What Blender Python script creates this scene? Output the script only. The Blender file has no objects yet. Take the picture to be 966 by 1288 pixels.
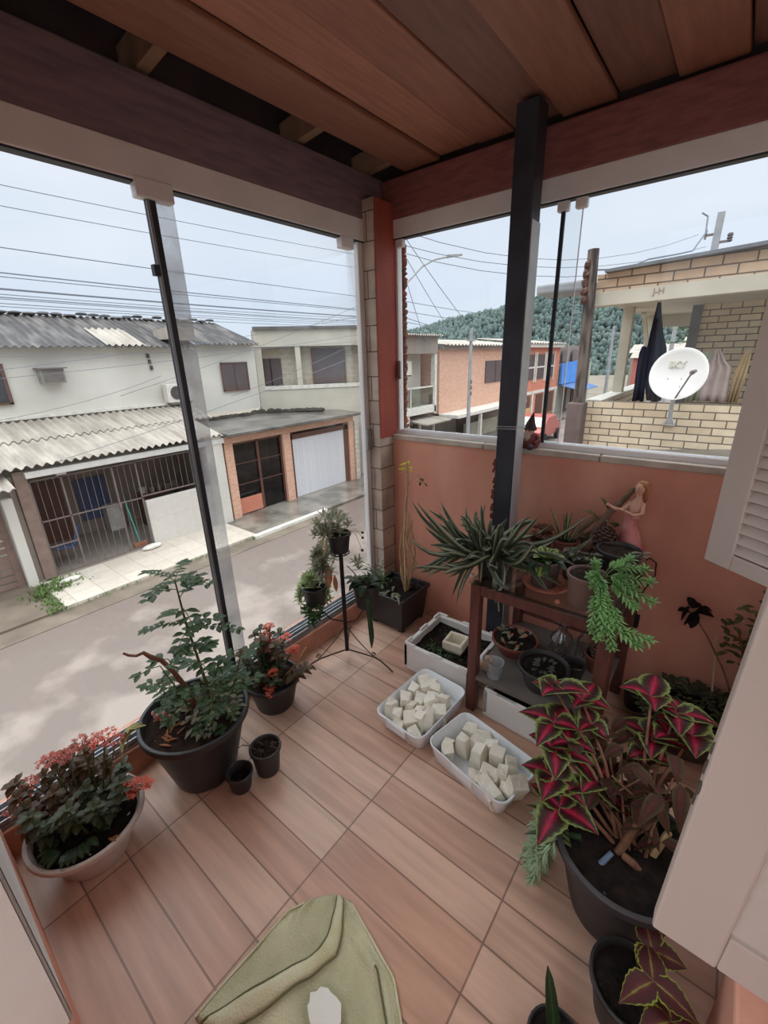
import bpy, math, random
from math import sin, cos, pi, radians, sqrt
from mathutils import Vector, Matrix

# ------------------------------------------------------------------ camera
scn = bpy.context.scene
COL = scn.collection
cam_d = bpy.data.cameras.new('camera')
cam = bpy.data.objects.new('camera', cam_d)
COL.objects.link(cam)
cam_d.sensor_fit = 'VERTICAL'
cam_d.sensor_height = 36.0
cam_d.lens = 542.6 / 1288 * 36.0
cam_d.clip_start = 0.02
cam_d.clip_end = 600
RX = Vector((0.782779, 0.621654, -0.028358))
RY = Vector((0.188272, -0.280011, -0.941354))
RZ = Vector((-0.593137, 0.731533, -0.336227))
m = Matrix.Identity(4)
for i in range(3):
    m[i][0] = RX[i]; m[i][1] = -RY[i]; m[i][2] = -RZ[i]
m[0][3], m[1][3], m[2][3] = (1.52768, -0.08713, 1.82000)
cam.matrix_world = m
scn.camera = cam

# ------------------------------------------------------------------ sky and exposure
world = bpy.data.worlds.new('overcast_sky')
scn.world = world
world.use_nodes = True
wn = world.node_tree.nodes; wl = world.node_tree.links
wn.clear()
wo = wn.new('ShaderNodeOutputWorld'); bg = wn.new('ShaderNodeBackground')
tc = wn.new('ShaderNodeTexCoord'); sep = wn.new('ShaderNodeSeparateXYZ')
rmp = wn.new('ShaderNodeValToRGB')
wl.new(tc.outputs['Generated'], sep.inputs[0])
wl.new(sep.outputs['Z'], rmp.inputs[0])
e = rmp.color_ramp.elements
e[0].position = 0.0; e[0].color = (0.57, 0.63, 0.71, 1)
e[1].position = 0.9; e[1].color = (3.3, 3.36, 3.45, 1)
x = e.new(0.12); x.color = (0.605, 0.66, 0.75, 1)
x = e.new(0.40); x.color = (0.68, 0.71, 0.78, 1)
x = e.new(0.62); x.color = (2.3, 2.36, 2.45, 1)
nz = wn.new('ShaderNodeTexNoise'); nz.inputs['Scale'].default_value = 2.2; nz.inputs['Detail'].default_value = 5
mp = wn.new('ShaderNodeMapping'); mp.inputs['Scale'].default_value = (1, 1, 3)
wl.new(tc.outputs['Generated'], mp.inputs[0]); wl.new(mp.outputs[0], nz.inputs['Vector'])
r2 = wn.new('ShaderNodeValToRGB')
r2.color_ramp.elements[0].position = 0.3; r2.color_ramp.elements[0].color = (0.9, 0.93, 0.96, 1)
r2.color_ramp.elements[1].position = 0.7; r2.color_ramp.elements[1].color = (1.06, 1.04, 1.02, 1)
wl.new(nz.outputs['Fac'], r2.inputs[0])
mx = wn.new('ShaderNodeMix'); mx.data_type = 'RGBA'; mx.blend_type = 'MULTIPLY'; mx.inputs[0].default_value = 1
wl.new(rmp.outputs[0], mx.inputs[6]); wl.new(r2.outputs[0], mx.inputs[7])
wl.new(mx.outputs[2], bg.inputs['Color'])
bg.inputs['Strength'].default_value = 1.0
wl.new(bg.outputs[0], wo.inputs[0])
vs = scn.view_settings
vs.view_transform = 'Standard'
try: vs.look = 'None'
except Exception: pass
vs.gamma = 1.0
vs.use_curve_mapping = False
vs.exposure = 0.45
scn.cycles.max_bounces = 12
scn.cycles.transparent_max_bounces = 24
scn.cycles.use_denoising = True

# ------------------------------------------------------------------ materials
def lin(c):
    return tuple(((v / 255) / 12.92 if v / 255 <= 0.04045 else ((v / 255 + 0.055) / 1.055) ** 2.4) for v in c[:3]) + (1,)
MATS = {}
def mat(name, col, rough=0.6, var=0.12, scale=6.0, bump=0.0, bscale=40.0, metal=0.0, spec=0.4, col2=None, stretch=None, lo=0.35, hi=0.65, sheen=0, detail=6):
    if name in MATS: return MATS[name]
    M = bpy.data.materials.new(name); M.use_nodes = True
    N = M.node_tree.nodes; L = M.node_tree.links
    b = N['Principled BSDF']
    b.inputs['Roughness'].default_value = rough
    b.inputs['Metallic'].default_value = metal
    b.inputs['Specular IOR Level'].default_value = spec
    c = lin(col)
    t = N.new('ShaderNodeTexCoord'); mp = N.new('ShaderNodeMapping')
    if stretch: mp.inputs['Scale'].default_value = stretch
    L.new(t.outputs['Object'], mp.inputs[0])
    n = N.new('ShaderNodeTexNoise'); n.inputs['Scale'].default_value = scale; n.inputs['Detail'].default_value = detail
    L.new(mp.outputs[0], n.inputs['Vector'])
    r = N.new('ShaderNodeValToRGB')
    r.color_ramp.elements[0].position = lo; r.color_ramp.elements[1].position = hi
    if col2 is None:
        r.color_ramp.elements[0].color = tuple(v * (1 - var) for v in c[:3]) + (1,)
        r.color_ramp.elements[1].color = tuple(min(1, v * (1 + var)) for v in c[:3]) + (1,)
    else:
        r.color_ramp.elements[0].color = c; r.color_ramp.elements[1].color = lin(col2)
    L.new(n.outputs['Fac'], r.inputs[0]); L.new(r.outputs[0], b.inputs['Base Color'])
    if bump:
        n2 = N.new('ShaderNodeTexNoise'); n2.inputs['Scale'].default_value = bscale; n2.inputs['Detail'].default_value = 4
        L.new(mp.outputs[0], n2.inputs['Vector'])
        bp = N.new('ShaderNodeBump'); bp.inputs['Strength'].default_value = bump; bp.inputs['Distance'].default_value = 0.01
        L.new(n2.outputs['Fac'], bp.inputs['Height']); L.new(bp.outputs[0], b.inputs['Normal'])
    MATS[name] = M
    return M

def brickmat(name, c1, c2, mortar, bw, bh, ms, off=0.5, rough=0.75, bump=0.5, plane='wall', shift=(0, 0), bias=0.0, grain=None, spec=0.3, rvar=None):
    if name in MATS: return MATS[name]
    M = bpy.data.materials.new(name); M.use_nodes = True
    N = M.node_tree.nodes; L = M.node_tree.links
    b = N['Principled BSDF']; b.inputs['Roughness'].default_value = rough; b.inputs['Specular IOR Level'].default_value = spec
    g = N.new('ShaderNodeNewGeometry'); s = N.new('ShaderNodeSeparateXYZ'); cb = N.new('ShaderNodeCombineXYZ')
    L.new(g.outputs['Position'], s.inputs[0])
    if plane == 'wall':
        a = N.new('ShaderNodeMath'); a.operation = 'ADD'
        L.new(s.outputs['X'], a.inputs[0]); L.new(s.outputs['Y'], a.inputs[1])
        L.new(a.outputs[0], cb.inputs[0]); L.new(s.outputs['Z'], cb.inputs[1])
    else:
        L.new(s.outputs['X'], cb.inputs[0]); L.new(s.outputs['Y'], cb.inputs[1])
    mp = N.new('ShaderNodeMapping'); mp.inputs['Location'].default_value = (shift[0], shift[1], 0)
    L.new(cb.outputs[0], mp.inputs[0])
    br = N.new('ShaderNodeTexBrick')
    br.offset = off; br.inputs['Scale'].default_value = 1.0
    br.inputs['Color1'].default_value = lin(c1); br.inputs['Color2'].default_value = lin(c2); br.inputs['Mortar'].default_value = lin(mortar)
    br.inputs['Mortar Size'].default_value = ms; br.inputs['Mortar Smooth'].default_value = 0.2
    br.inputs['Brick Width'].default_value = bw; br.inputs['Row Height'].default_value = bh; br.inputs['Bias'].default_value = bias
    L.new(mp.outputs[0], br.inputs['Vector'])
    n = N.new('ShaderNodeTexNoise'); n.inputs['Scale'].default_value = 1.0; n.inputs['Detail'].default_value = 6
    mp2 = N.new('ShaderNodeMapping'); mp2.inputs['Scale'].default_value = grain or (8, 8, 8)
    L.new(cb.outputs[0], mp2.inputs[0]); L.new(mp2.outputs[0], n.inputs['Vector'])
    r = N.new('ShaderNodeValToRGB'); r.color_ramp.elements[0].position = 0.3; r.color_ramp.elements[1].position = 0.7
    v = rvar if rvar is not None else 0.15
    r.color_ramp.elements[0].color = (1 - v, 1 - v, 1 - v, 1); r.color_ramp.elements[1].color = (1 + v * .6, 1 + v * .6, 1 + v * .6, 1)
    L.new(n.outputs['Fac'], r.inputs[0])
    mx = N.new('ShaderNodeMix'); mx.data_type = 'RGBA'; mx.blend_type = 'MULTIPLY'; mx.inputs[0].default_value = 1
    L.new(br.outputs['Color'], mx.inputs[6]); L.new(r.outputs[0], mx.inputs[7])
    L.new(mx.outputs[2], b.inputs['Base Color'])
    if bump:
        bp = N.new('ShaderNodeBump'); bp.inputs['Strength'].default_value = bump; bp.inputs['Distance'].default_value = 0.006; bp.invert = True
        L.new(br.outputs['Fac'], bp.inputs['Height']); L.new(bp.outputs[0], b.inputs['Normal'])
    MATS[name] = M
    return M

def glassmat(name, tint=(0.93, 0.96, 0.97), refl=0.06, rough=0.02, haze=0.0):
    if name in MATS: return MATS[name]
    M = bpy.data.materials.new(name); M.use_nodes = True
    N = M.node_tree.nodes; L = M.node_tree.links
    N.clear()
    o = N.new('ShaderNodeOutputMaterial'); t = N.new('ShaderNodeBsdfTransparent'); g = N.new('ShaderNodeBsdfGlossy')
    t.inputs[0].default_value = (*tint, 1); g.inputs['Roughness'].default_value = rough
    fr = N.new('ShaderNodeLayerWeight'); fr.inputs['Blend'].default_value = 0.25
    ml = N.new('ShaderNodeMath'); ml.operation = 'MULTIPLY_ADD'; ml.inputs[1].default_value = 0.35; ml.inputs[2].default_value = refl * 0.5
    L.new(fr.outputs['Fresnel'], ml.inputs[0])
    mx = N.new('ShaderNodeMixShader'); L.new(ml.outputs[0], mx.inputs[0]); L.new(t.outputs[0], mx.inputs[1]); L.new(g.outputs[0], mx.inputs[2])
    last = mx
    if haze:
        d = N.new('ShaderNodeBsdfDiffuse'); d.inputs[0].default_value = (0.75, 0.78, 0.8, 1)
        nz = N.new('ShaderNodeTexNoise'); nz.inputs['Scale'].default_value = 6; nz.inputs['Detail'].default_value = 6
        tc = N.new('ShaderNodeTexCoord'); L.new(tc.outputs['Object'], nz.inputs['Vector'])
        rr = N.new('ShaderNodeMapRange'); rr.inputs[1].default_value = 0.4; rr.inputs[2].default_value = 0.75; rr.inputs[3].default_value = haze * .6; rr.inputs[4].default_value = haze * 1.3
        L.new(nz.outputs['Fac'], rr.inputs[0])
        m2 = N.new('ShaderNodeMixShader'); L.new(rr.outputs[0], m2.inputs[0]); L.new(mx.outputs[0], m2.inputs[1]); L.new(d.outputs[0], m2.inputs[2])
        last = m2
    L.new(last.outputs[0], o.inputs[0])
    MATS[name] = M
    return M

def leafmat(name, stops_w, rough=0.45, stops_u=None, var=0.15, spec=0.4, mixu=0.5):
    """leaf with its own pattern across the width (uv.y: 0 edge .. 0.5 midrib .. 1 edge)"""
    if name in MATS: return MATS[name]
    M = bpy.data.materials.new(name); M.use_nodes = True
    N = M.node_tree.nodes; L = M.node_tree.links
    b = N['Principled BSDF']; b.inputs['Roughness'].default_value = rough; b.inputs['Specular IOR Level'].default_value = spec
    uv = N.new('ShaderNodeUVMap'); s = N.new('ShaderNodeSeparateXYZ'); L.new(uv.outputs[0], s.inputs[0])
    a = N.new('ShaderNodeMath'); a.operation = 'SUBTRACT'; a.inputs[1].default_value = 0.5; L.new(s.outputs['Y'], a.inputs[0])
    ab = N.new('ShaderNodeMath'); ab.operation = 'ABSOLUTE'; L.new(a.outputs[0], ab.inputs[0])
    m2 = N.new('ShaderNodeMath'); m2.operation = 'MULTIPLY'; m2.inputs[1].default_value = 2.0; L.new(ab.outputs[0], m2.inputs[0])
    tc = N.new('ShaderNodeTexCoord'); n = N.new('ShaderNodeTexNoise'); n.inputs['Scale'].default_value = 60; n.inputs['Detail'].default_value = 3
    L.new(tc.outputs['Object'], n.inputs['Vector'])
    nn = N.new('ShaderNodeMath'); nn.operation = 'MULTIPLY_ADD'; nn.inputs[1].default_value = 0.22; nn.inputs[2].default_value = -0.11; L.new(n.outputs['Fac'], nn.inputs[0])
    ad = N.new('ShaderNodeMath'); ad.operation = 'ADD'; L.new(m2.outputs[0], ad.inputs[0]); L.new(nn.outputs[0], ad.inputs[1])
    r = N.new('ShaderNodeValToRGB'); L.new(ad.outputs[0], r.inputs[0])
    el = r.color_ramp.elements
    el[0].position = stops_w[0][0]; el[0].color = lin(stops_w[0][1])
    el[1].position = stops_w[-1][0]; el[1].color = lin(stops_w[-1][1])
    for p, c in stops_w[1:-1]:
        q = el.new(p); q.color = lin(c)
    out = r.outputs[0]
    oi = N.new('ShaderNodeTexNoise'); oi.inputs['Scale'].default_value = 9; L.new(tc.outputs['Object'], oi.inputs['Vector'])
    rr = N.new('ShaderNodeMapRange'); rr.inputs[1].default_value = .3; rr.inputs[2].default_value = .7; rr.inputs[3].default_value = 1 - var; rr.inputs[4].default_value = 1 + var
    L.new(oi.outputs['Fac'], rr.inputs[0])
    vm = N.new('ShaderNodeVectorMath'); vm.operation = 'SCALE'; L.new(out, vm.inputs[0]); L.new(rr.outputs[0], vm.inputs['Scale'])
    L.new(vm.outputs[0], b.inputs['Base Color'])
    tl = N.new('ShaderNodeBsdfTranslucent'); L.new(vm.outputs[0], tl.inputs['Color'])
    ms = N.new('ShaderNodeMixShader'); ms.inputs[0].default_value = 0.38
    L.new(b.outputs[0], ms.inputs[1]); L.new(tl.outputs[0], ms.inputs[2]); L.new(ms.outputs[0], N['Material Output'].inputs[0])
    MATS[name] = M
    return M

# ------------------------------------------------------------------ mesh building
class MB:
    def __init__(s):
        s.v = []; s.f = []; s.uv = {}; s.mi = []
    def add(s, vs, fs, mi=0, uvs=None):
        o = len(s.v)
        s.v.extend([tuple(p) for p in vs])
        for f in fs:
            s.f.append([i + o for i in f]); s.mi.append(mi)
        if uvs:
            for i, q in enumerate(uvs): s.uv[o + i] = q
        return s
    def box(s, a, b, mi=0):
        x0, y0, z0 = [min(a[i], b[i]) for i in range(3)]; x1, y1, z1 = [max(a[i], b[i]) for i in range(3)]
        return s.add([(x0,y0,z0),(x1,y0,z0),(x1,y1,z0),(x0,y1,z0),(x0,y0,z1),(x1,y0,z1),(x1,y1,z1),(x0,y1,z1)],
                     [(0,3,2,1),(4,5,6,7),(0,1,5,4),(1,2,6,5),(2,3,7,6),(3,0,4,7)], mi)
    def hexa(s, p, mi=0):
        return s.add(p, [(0,3,2,1),(4,5,6,7),(0,1,5,4),(1,2,6,5),(2,3,7,6),(3,0,4,7)], mi)
    def bar(s, p, q, w, h, up=(0,0,1), mi=0):
        p = Vector(p); q = Vector(q); d = (q - p).normalized(); u = Vector(up)
        if abs(d.dot(u)) > .98: u = Vector((1,0,0))
        a = d.cross(u).normalized() * (w/2); b = a.cross(d).normalized() * (h/2)
        return s.hexa([p-a-b, p+a-b, q+a-b, q-a-b, p-a+b, p+a+b, q+a+b, q-a+b], mi)
    def tube(s, pts, r, n=6, caps=True, mi=0, uv=False):
        pts = [Vector(p) for p in pts]
        R = r if isinstance(r, (list, tuple)) else [r]*len(pts)
        vs = []; fs = []; uvs = []
        ref = None
        for i, p in enumerate(pts):
            d = (pts[min(i+1,len(pts)-1)] - pts[max(i-1,0)])
            if d.length < 1e-9: d = Vector((0,0,1))
            d.normalize()
            if ref is None: ref = d.orthogonal().normalized()
            ref = (ref - d*ref.dot(d))
            if ref.length < 1e-6: ref = d.orthogonal()
            ref.normalize(); b = d.cross(ref)
            for k in range(n):
                a = 2*pi*k/n
                vs.append(p + (ref*cos(a) + b*sin(a))*R[i]); uvs.append((i/max(1,len(pts)-1), k/n))
        for i in range(len(pts)-1):
            for k in range(n):
                fs.append((i*n+k, i*n+(k+1)%n, (i+1)*n+(k+1)%n, (i+1)*n+k))
        if caps:
            fs.append(tuple(reversed(range(n)))); fs.append(tuple((len(pts)-1)*n+k for k in range(n)))
        return s.add(vs, fs, mi, uvs if uv else None)
    def cyl(s, p, q, r0, r1=None, n=16, mi=0):
        return s.tube([p, q], [r0, r0 if r1 is None else r1], n, True, mi)
    def lathe(s, prof, c=(0,0,0), n=32, mi=0, sy=1.0, rot=None, close=True):
        c = Vector(c); vs = []; fs = []
        for (r, z) in prof:
            for k in range(n):
                a = 2*pi*k/n; p = Vector((max(r,1e-4)*cos(a), max(r,1e-4)*sy*sin(a), z))
                if rot is not None: p = rot @ p
                vs.append(c + p)
        for i in range(len(prof)-1):
            for k in range(n):
                fs.append((i*n+k, i*n+(k+1)%n, (i+1)*n+(k+1)%n, (i+1)*n+k))
        if close:
            fs.append(tuple(reversed(range(n)))); fs.append(tuple((len(prof)-1)*n+k for k in range(n)))
        return s.add(vs, fs, mi)
    def ball(s, c, r, n=10, m=7, mi=0, jit=0, rnd=None):
        c = Vector(c); rx = r if isinstance(r,(tuple,list)) else (r,r,r)
        vs = [c+Vector((0,0,-rx[2]))]; fs = []
        for i in range(1, m):
            t = pi*i/m
            for k in range(n):
                a = 2*pi*k/n; j = 1 + (rnd.uniform(-jit,jit) if jit else 0)
                vs.append(c + Vector((rx[0]*sin(t)*cos(a)*j, rx[1]*sin(t)*sin(a)*j, -rx[2]*cos(t)*j)))
        vs.append(c+Vector((0,0,rx[2])))
        for k in range(n): fs.append((0, 1+(k+1)%n, 1+k))
        for i in range(m-2):
            for k in range(n): fs.append((1+i*n+k, 1+i*n+(k+1)%n, 1+(i+1)*n+(k+1)%n, 1+(i+1)*n+k))
        t = len(vs)-1
        for k in range(n): fs.append((1+(m-2)*n+k, 1+(m-2)*n+(k+1)%n, t))
        return s.add(vs, fs, mi)
    def leaf(s, base, d, L, W, bend=0.3, up=(0,0,1), fold=0.15, n=4, shape='oval', mi=0, serr=0.0):
        base = Vector(base); d = Vector(d).normalized(); u = Vector(up)
        side = d.cross(u)
        if side.length < 1e-3: side = d.orthogonal()
        side.normalize(); nrm = side.cross(d).normalized()
        vs = []; uvs = []; fs = []
        for i in range(n+1):
            t = i/n
            if shape == 'oval': w = sin(pi*min(1,max(0,(t*0.94+0.03)))) ** .8
            elif shape == 'obov': w = (t**.8)*sqrt(max(0,1-t**4))*1.1
            elif shape == 'heart': w = (sin(pi*t**.62)) if t < 1 else 0
            elif shape == 'blade': w = (1-t)**.6*(.75+.5*t)
            else: w = 1
            w = max(w, .04)*W/2
            if serr and 0 < i < n: w *= 1 + serr*(1 if i % 2 else -1)
            p = base + d*(L*t*(1-.25*bend*t)) - Vector((0,0,1))*(bend*L*t*t*.75)
            vs += [p + side*w + nrm*w*fold, p, p - side*w + nrm*w*fold]
            uvs += [(t,0),(t,.5),(t,1)]
        for i in range(n):
            a = i*3
            fs += [(a,a+1,a+4,a+3),(a+1,a+2,a+5,a+4)]
        return s.add(vs, fs, mi, uvs)
    def build(s, name, m, parent=None, smooth=False, bev=0, world=False, loc=None, sharp=40, bseg=2, solid=0):
        off = Vector((0,0,0))
        if world and parent is not None:
            off = parent.matrix_basis.translation.copy()
            pp = parent.parent
            while pp is not None:
                off += pp.matrix_basis.translation; pp = pp.parent
        if loc is not None and parent is None: off = Vector(loc)
        me = bpy.data.meshes.new(name)
        me.from_pydata([(p[0]-off[0], p[1]-off[1], p[2]-off[2]) for p in s.v], [], s.f)
        ms = m if isinstance(m, (list, tuple)) else [m]
        for q in ms: me.materials.append(q)
        if len(ms) > 1: me.polygons.foreach_set('material_index', s.mi)
        if s.uv:
            ul = me.uv_layers.new(name='UVMap')
            for lp in me.loops: ul.data[lp.index].uv = s.uv.get(lp.vertex_index, (0,0))
        me.validate(); me.update()
        if smooth:
            me.shade_smooth()
            if sharp: me.set_sharp_from_angle(angle=radians(sharp))
        o = bpy.data.objects.new(name, me); COL.objects.link(o)
        if parent is not None: o.parent = parent
        elif loc is not None: o.location = loc
        if bev:
            bm_ = o.modifiers.new('bevel', 'BEVEL'); bm_.width = bev; bm_.segments = bseg; bm_.limit_method = 'ANGLE'; bm_.angle_limit = radians(40)
        if solid:
            sm = o.modifiers.new('solid', 'SOLIDIFY'); sm.thickness = solid; sm.offset = 0
        return o

def tag(o, label=None, cat=None, group=None, kind=None):
    if label: o['label'] = label
    if cat: o['category'] = cat
    if group: o['group'] = group
    if kind: o['kind'] = kind
    return o
def thing(name, label, cat, loc=(0,0,0), rz=0, group=None):
    o = bpy.data.objects.new(name, None); COL.objects.link(o)
    o.empty_display_size = 0.05
    o.location = loc; o.rotation_euler = (0,0,rz)
    return tag(o, label, cat, group)
def struct(name, mb, m, label=None, **k):
    o = mb.build(name, m, **k); o['kind'] = 'structure'
    o['category'] = name.split('_')[0] if not name.startswith('trim') else 'trim'
    if label: o['label'] = label
    return o
def copy_tree(o, parent=None):
    c = o.copy(); COL.objects.link(c)
    if parent is not None: c.parent = parent
    for ch in list(o.children): copy_tree(ch, c)
    return c
def lerp(a, b, t): return Vector(a)*(1-t) + Vector(b)*t

# ================================================================== BALCONY SHELL
m_floor = brickmat('wood_look_tile', (187,146,124), (210,177,155), (140,110,94), 0.604, 0.151, 0.0035, off=0.0, rough=0.33, bump=0.35, plane='floor', grain=(2.2,22,1), spec=0.45, rvar=0.22)
m_paint = mat('salmon_paint', (230,174,150), 0.7, var=0.0, scale=2.6, col2=(206,136,114), bump=0.25, bscale=30, stretch=(1,1,.5), lo=.3, hi=.75)
m_curb = mat('terracotta_paint', (188,134,112), 0.7, var=.18, scale=5, bump=.3)
m_alu = mat('white_aluminium', (226,224,224), 0.42, var=.05, scale=4, metal=.15)
m_aludk = mat('dark_rubber_and_shadow', (46,50,58), 0.5, var=.1)
m_alusil = mat('raw_aluminium', (150,152,154), .35, var=.12, metal=.6, scale=12)
m_ceil = [mat('ceiling_wood_%s' % n, a, .55, col2=b, scale=4, stretch=(14,1.2,14), bump=.12, bscale=20, lo=.25, hi=.75) for n, a, b in
          (('amber', (176,122,98), (146,98,78)), ('brown', (150,104,84), (126,86,70)), ('dark', (132,92,78), (108,76,66)), ('red', (160,108,88), (132,88,72)))]
m_beam = mat('stained_beam', (140,88,84), .6, col2=(118,74,74), scale=5, stretch=(2,2,10), bump=.1)
m_beamdk = mat('dark_beam', (134,112,118), .6, col2=(112,96,106), scale=5, stretch=(8,1,8), bump=.1)
m_rafter = mat('lit_rafter', (150,122,100), .7, var=.2, scale=8)  # light caught by the rafter ends is put into this paler colour
m_tileroof = mat('roof_underside', (74,58,58), .8, var=.2)
m_glass = glassmat('clear_glass', (0.955,0.97,0.975), 0.03)
m_glassveil = glassmat('reflection_veil_glass', (0.9,0.93,0.94), 0.08, haze=0.45)  # whitish reflection on the pane overlap, painted as a diffuse veil
m_white = mat('white_lacquer', (214,206,200), .5, var=.05, scale=5, bump=.05, bscale=15)
m_cement = mat('pale_cement', (196,186,172), .8, var=.15, scale=10, bump=.3)
m_blocks = brickmat('corner_block', (202,188,174), (182,168,154), (112,98,88), 0.4, 0.155, 0.004, off=0.5, bump=.4, rvar=.25)
m_redpost = mat('red_post_paint', (176,84,68), .6, col2=(120,62,52), scale=4, stretch=(1,1,.5), lo=.35, hi=.8)
m_dark = mat('blackened_joint', (34,30,30), .8)

struct('floor', MB().box((-.37,-.35,-.16),(2.0,2.36,0)), m_floor, 'balcony floor of wood look terracotta planks')
struct('wall_left', MB().box((-.56,-.35,-.3),(-.37,2.36,.135)), m_curb, 'low terracotta kerb wall under the left glazing', bev=.008)
struct('wall_back', MB().box((-.375,2.35,-.3),(2.16,2.5,1.275)), m_paint, 'salmon painted parapet wall with damp stains', bev=.004)
struct('wall_unseen', MB().box((2.16,-2.6,-.1),(2.26,-.3,3.06)).box((-.6,-2.6,-.1),(-.5,-.3,3.06)).box((-.6,-2.6,-.1),(2.2,-.3,0)), m_white, 'unseen pale walls added behind the camera to shape the light')  # added out of view to control light reaching the balcony from behind
struct('wall_house', MB().box((-.52,-.3,-.1),(.76,-.132,2.86)).box((.76,-.3,-.1),(2.16,-.2,.62)).box((1.95,-.3,.62),(2.16,-.2,2.86)), m_paint, 'painted house wall beside the camera')
wr = MB().box((2.0,-.16,-.1),(2.16,2.35,.98)).box((2.0,1.66,.98),(2.16,2.35,2.86)).box((2.0,-.16,2.15),(2.16,1.66,2.86)).box((2.0,-.16,.98),(2.16,.44,2.15))
struct('wall_right', wr, m_paint, 'painted house wall on the right behind the shutters')
struct('trim_1', MB().box((1.985,.44,.955),(2.17,1.66,.985)), m_white, 'white sill of the shuttered window', bev=.004)
struct('trim_10', MB().box((1.79,-.2,-.05),(2.0,.98,.36)), m_paint, 'added salmon block standing in for a blurred fingertip', bev=.01)  # made-up block in place of a finger blurring the lens corner
# parapet coping
cp = MB()
xs = [-.375,.36,1.02,2.0]
for a, b in zip(xs[:-1], xs[1:]): cp.box((a+.003,2.335,1.275),(b-.003,2.51,1.31))
struct('trim_2', cp, m_cement, 'pale cement coping on the salmon parapet', bev=.006)
# corner pillar
wc = MB().box((-.50,2.2,-.1),(-.342,2.5,2.7))
struct('wall_corner', wc, m_blocks, 'corner pillar of pale bare blocks', bev=.004)
struct('trim_3', MB().box((-.342,2.202,1.30),(-.335,2.5,2.7)), m_redpost, 'red painted flank of the corner pillar', bev=.006)
jb = MB(); rj = random.Random(4)
jb.tube([(-.335+rj.uniform(-.004,.006),2.485,1.31+i*.0125) for i in range(96)], [.018+rj.uniform(-.007,.008) for i in range(96)], 8)
struct('trim_4', jb, mat('rough_brick_edge', (150,86,70), .9, col2=(112,84,72), scale=14, bump=.5), 'rough mortar edge outside the corner pillar')

# ceiling
cb = MB(); idx = 0
xe = -.27; k = 0
cw = [.245,.235,.2,.23,.235,.22,.23,.24,.22,.23]
ce = MB()
pal = [1,0,3,2,1,2,3,2,2,1]
for k, w in enumerate(cw):
    dz = (.018 if k % 2 else 0.0) + (0.012 if k == 2 else 0)
    ce.box((xe+.003,-.32,2.85+dz),(xe+w-.002,2.42,2.875+dz), pal[k])
    xe += w
struct('ceiling', ce, m_ceil, 'ceiling of dark stained wooden boards', bev=.006)
struct('trim_5', MB().box((-.60,-1.3,3.02),(2.2,2.55,3.06)), m_tileroof, 'dark underside of the roof above the boards')  # runs on unseen behind the camera, its length set for sky light
struct('trim_6', MB().box((-.54,-.32,2.598),(-.425,2.5,2.84)), m_beamdk, 'dark wooden eaves beam above the left glazing', bev=.008)
struct('trim_7', MB().box((-.425,2.385,2.61),(2.16,2.5,2.83)), m_beam, 'reddish wooden beam above the right glazing', bev=.012)
for y in (.25,.99,1.76,2.3):
    r = struct('trim_8', MB().hexa([(-.6,y-.025,2.84),(-.26,y-.025,2.87),(-.26,y+.025,2.87),(-.6,y+.025,2.84),(-.6,y-.025,2.95),(-.26,y-.025,2.98),(-.26,y+.025,2.98),(-.6,y+.025,2.95)]), m_rafter, 'rafter end coloured as if catching light above the eaves beam')
struct('trim_9', MB().box((-.60,-.32,2.84),(-.56,2.55,3.04)).box((-.6,2.5,2.62),(2.2,2.55,3.04)), m_tileroof, 'dark boarding closing the eaves')

# window 1 : left frameless glazing
def glazing(name, label):
    o = thing(name, label, 'window'); o['kind'] = 'structure'; return o
w1 = glazing('window_1', 'frameless sliding glass on the street side')
MB().box((-.475,-.3,2.485),(-.418,2.2,2.60)).build('top_rail', m_alu, w1, bev=.004)
MB().box((-.470,-.3,2.478),(-.424,2.2,2.486)).build('rail_shadow', m_aludk, w1)  # dark strip that paints the shadow under the rail
tr = MB()
tr.box((-.50,-.3,.135),(-.385,2.2,.148))
for xx in (-.49,-.455,-.43,-.395): tr.box((xx-.003,-.3,.148),(xx+.003,2.2,.172))
tr.build('bottom_track', m_alusil, w1)
MB().box((-.437,-.28,.165),(-.431,.945,2.482)).build('glass_pane', m_glass, w1)
MB().box((-.455,1.03,.165),(-.449,2.19,2.482)).build('glass_pane', m_glass, w1)
MB().box((-.455,.945,.165),(-.449,1.03,2.44)).build('overlap_strip', m_glassveil, w1)
MB().box((-.445,.905,.165),(-.425,.945,2.482)).build('edge_profile', m_aludk, w1, bev=.003)
MB().box((-.424,.905,.165),(-.420,.917,2.482)).build('profile_edge', m_alusil, w1)
MB().box((-.46,.87,2.43),(-.412,1.02,2.50)).build('roller_bracket', m_alu, w1, bev=.006)
MB().box((-.46,2.0,2.425),(-.412,2.1,2.49)).build('roller_bracket', m_alu, w1, bev=.006)
MB().box((-.43,.88,2.16),(-.405,.905,2.20)).build('catch', m_aludk, w1)
MB().box((-.468,2.155,.14),(-.432,2.2,2.5)).build('end_profile', m_alu, w1, bev=.003)
MB().box((-.432,2.15,1.22),(-.41,2.2,1.36)).build('hinge', m_alusil, w1, bev=.003)
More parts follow.
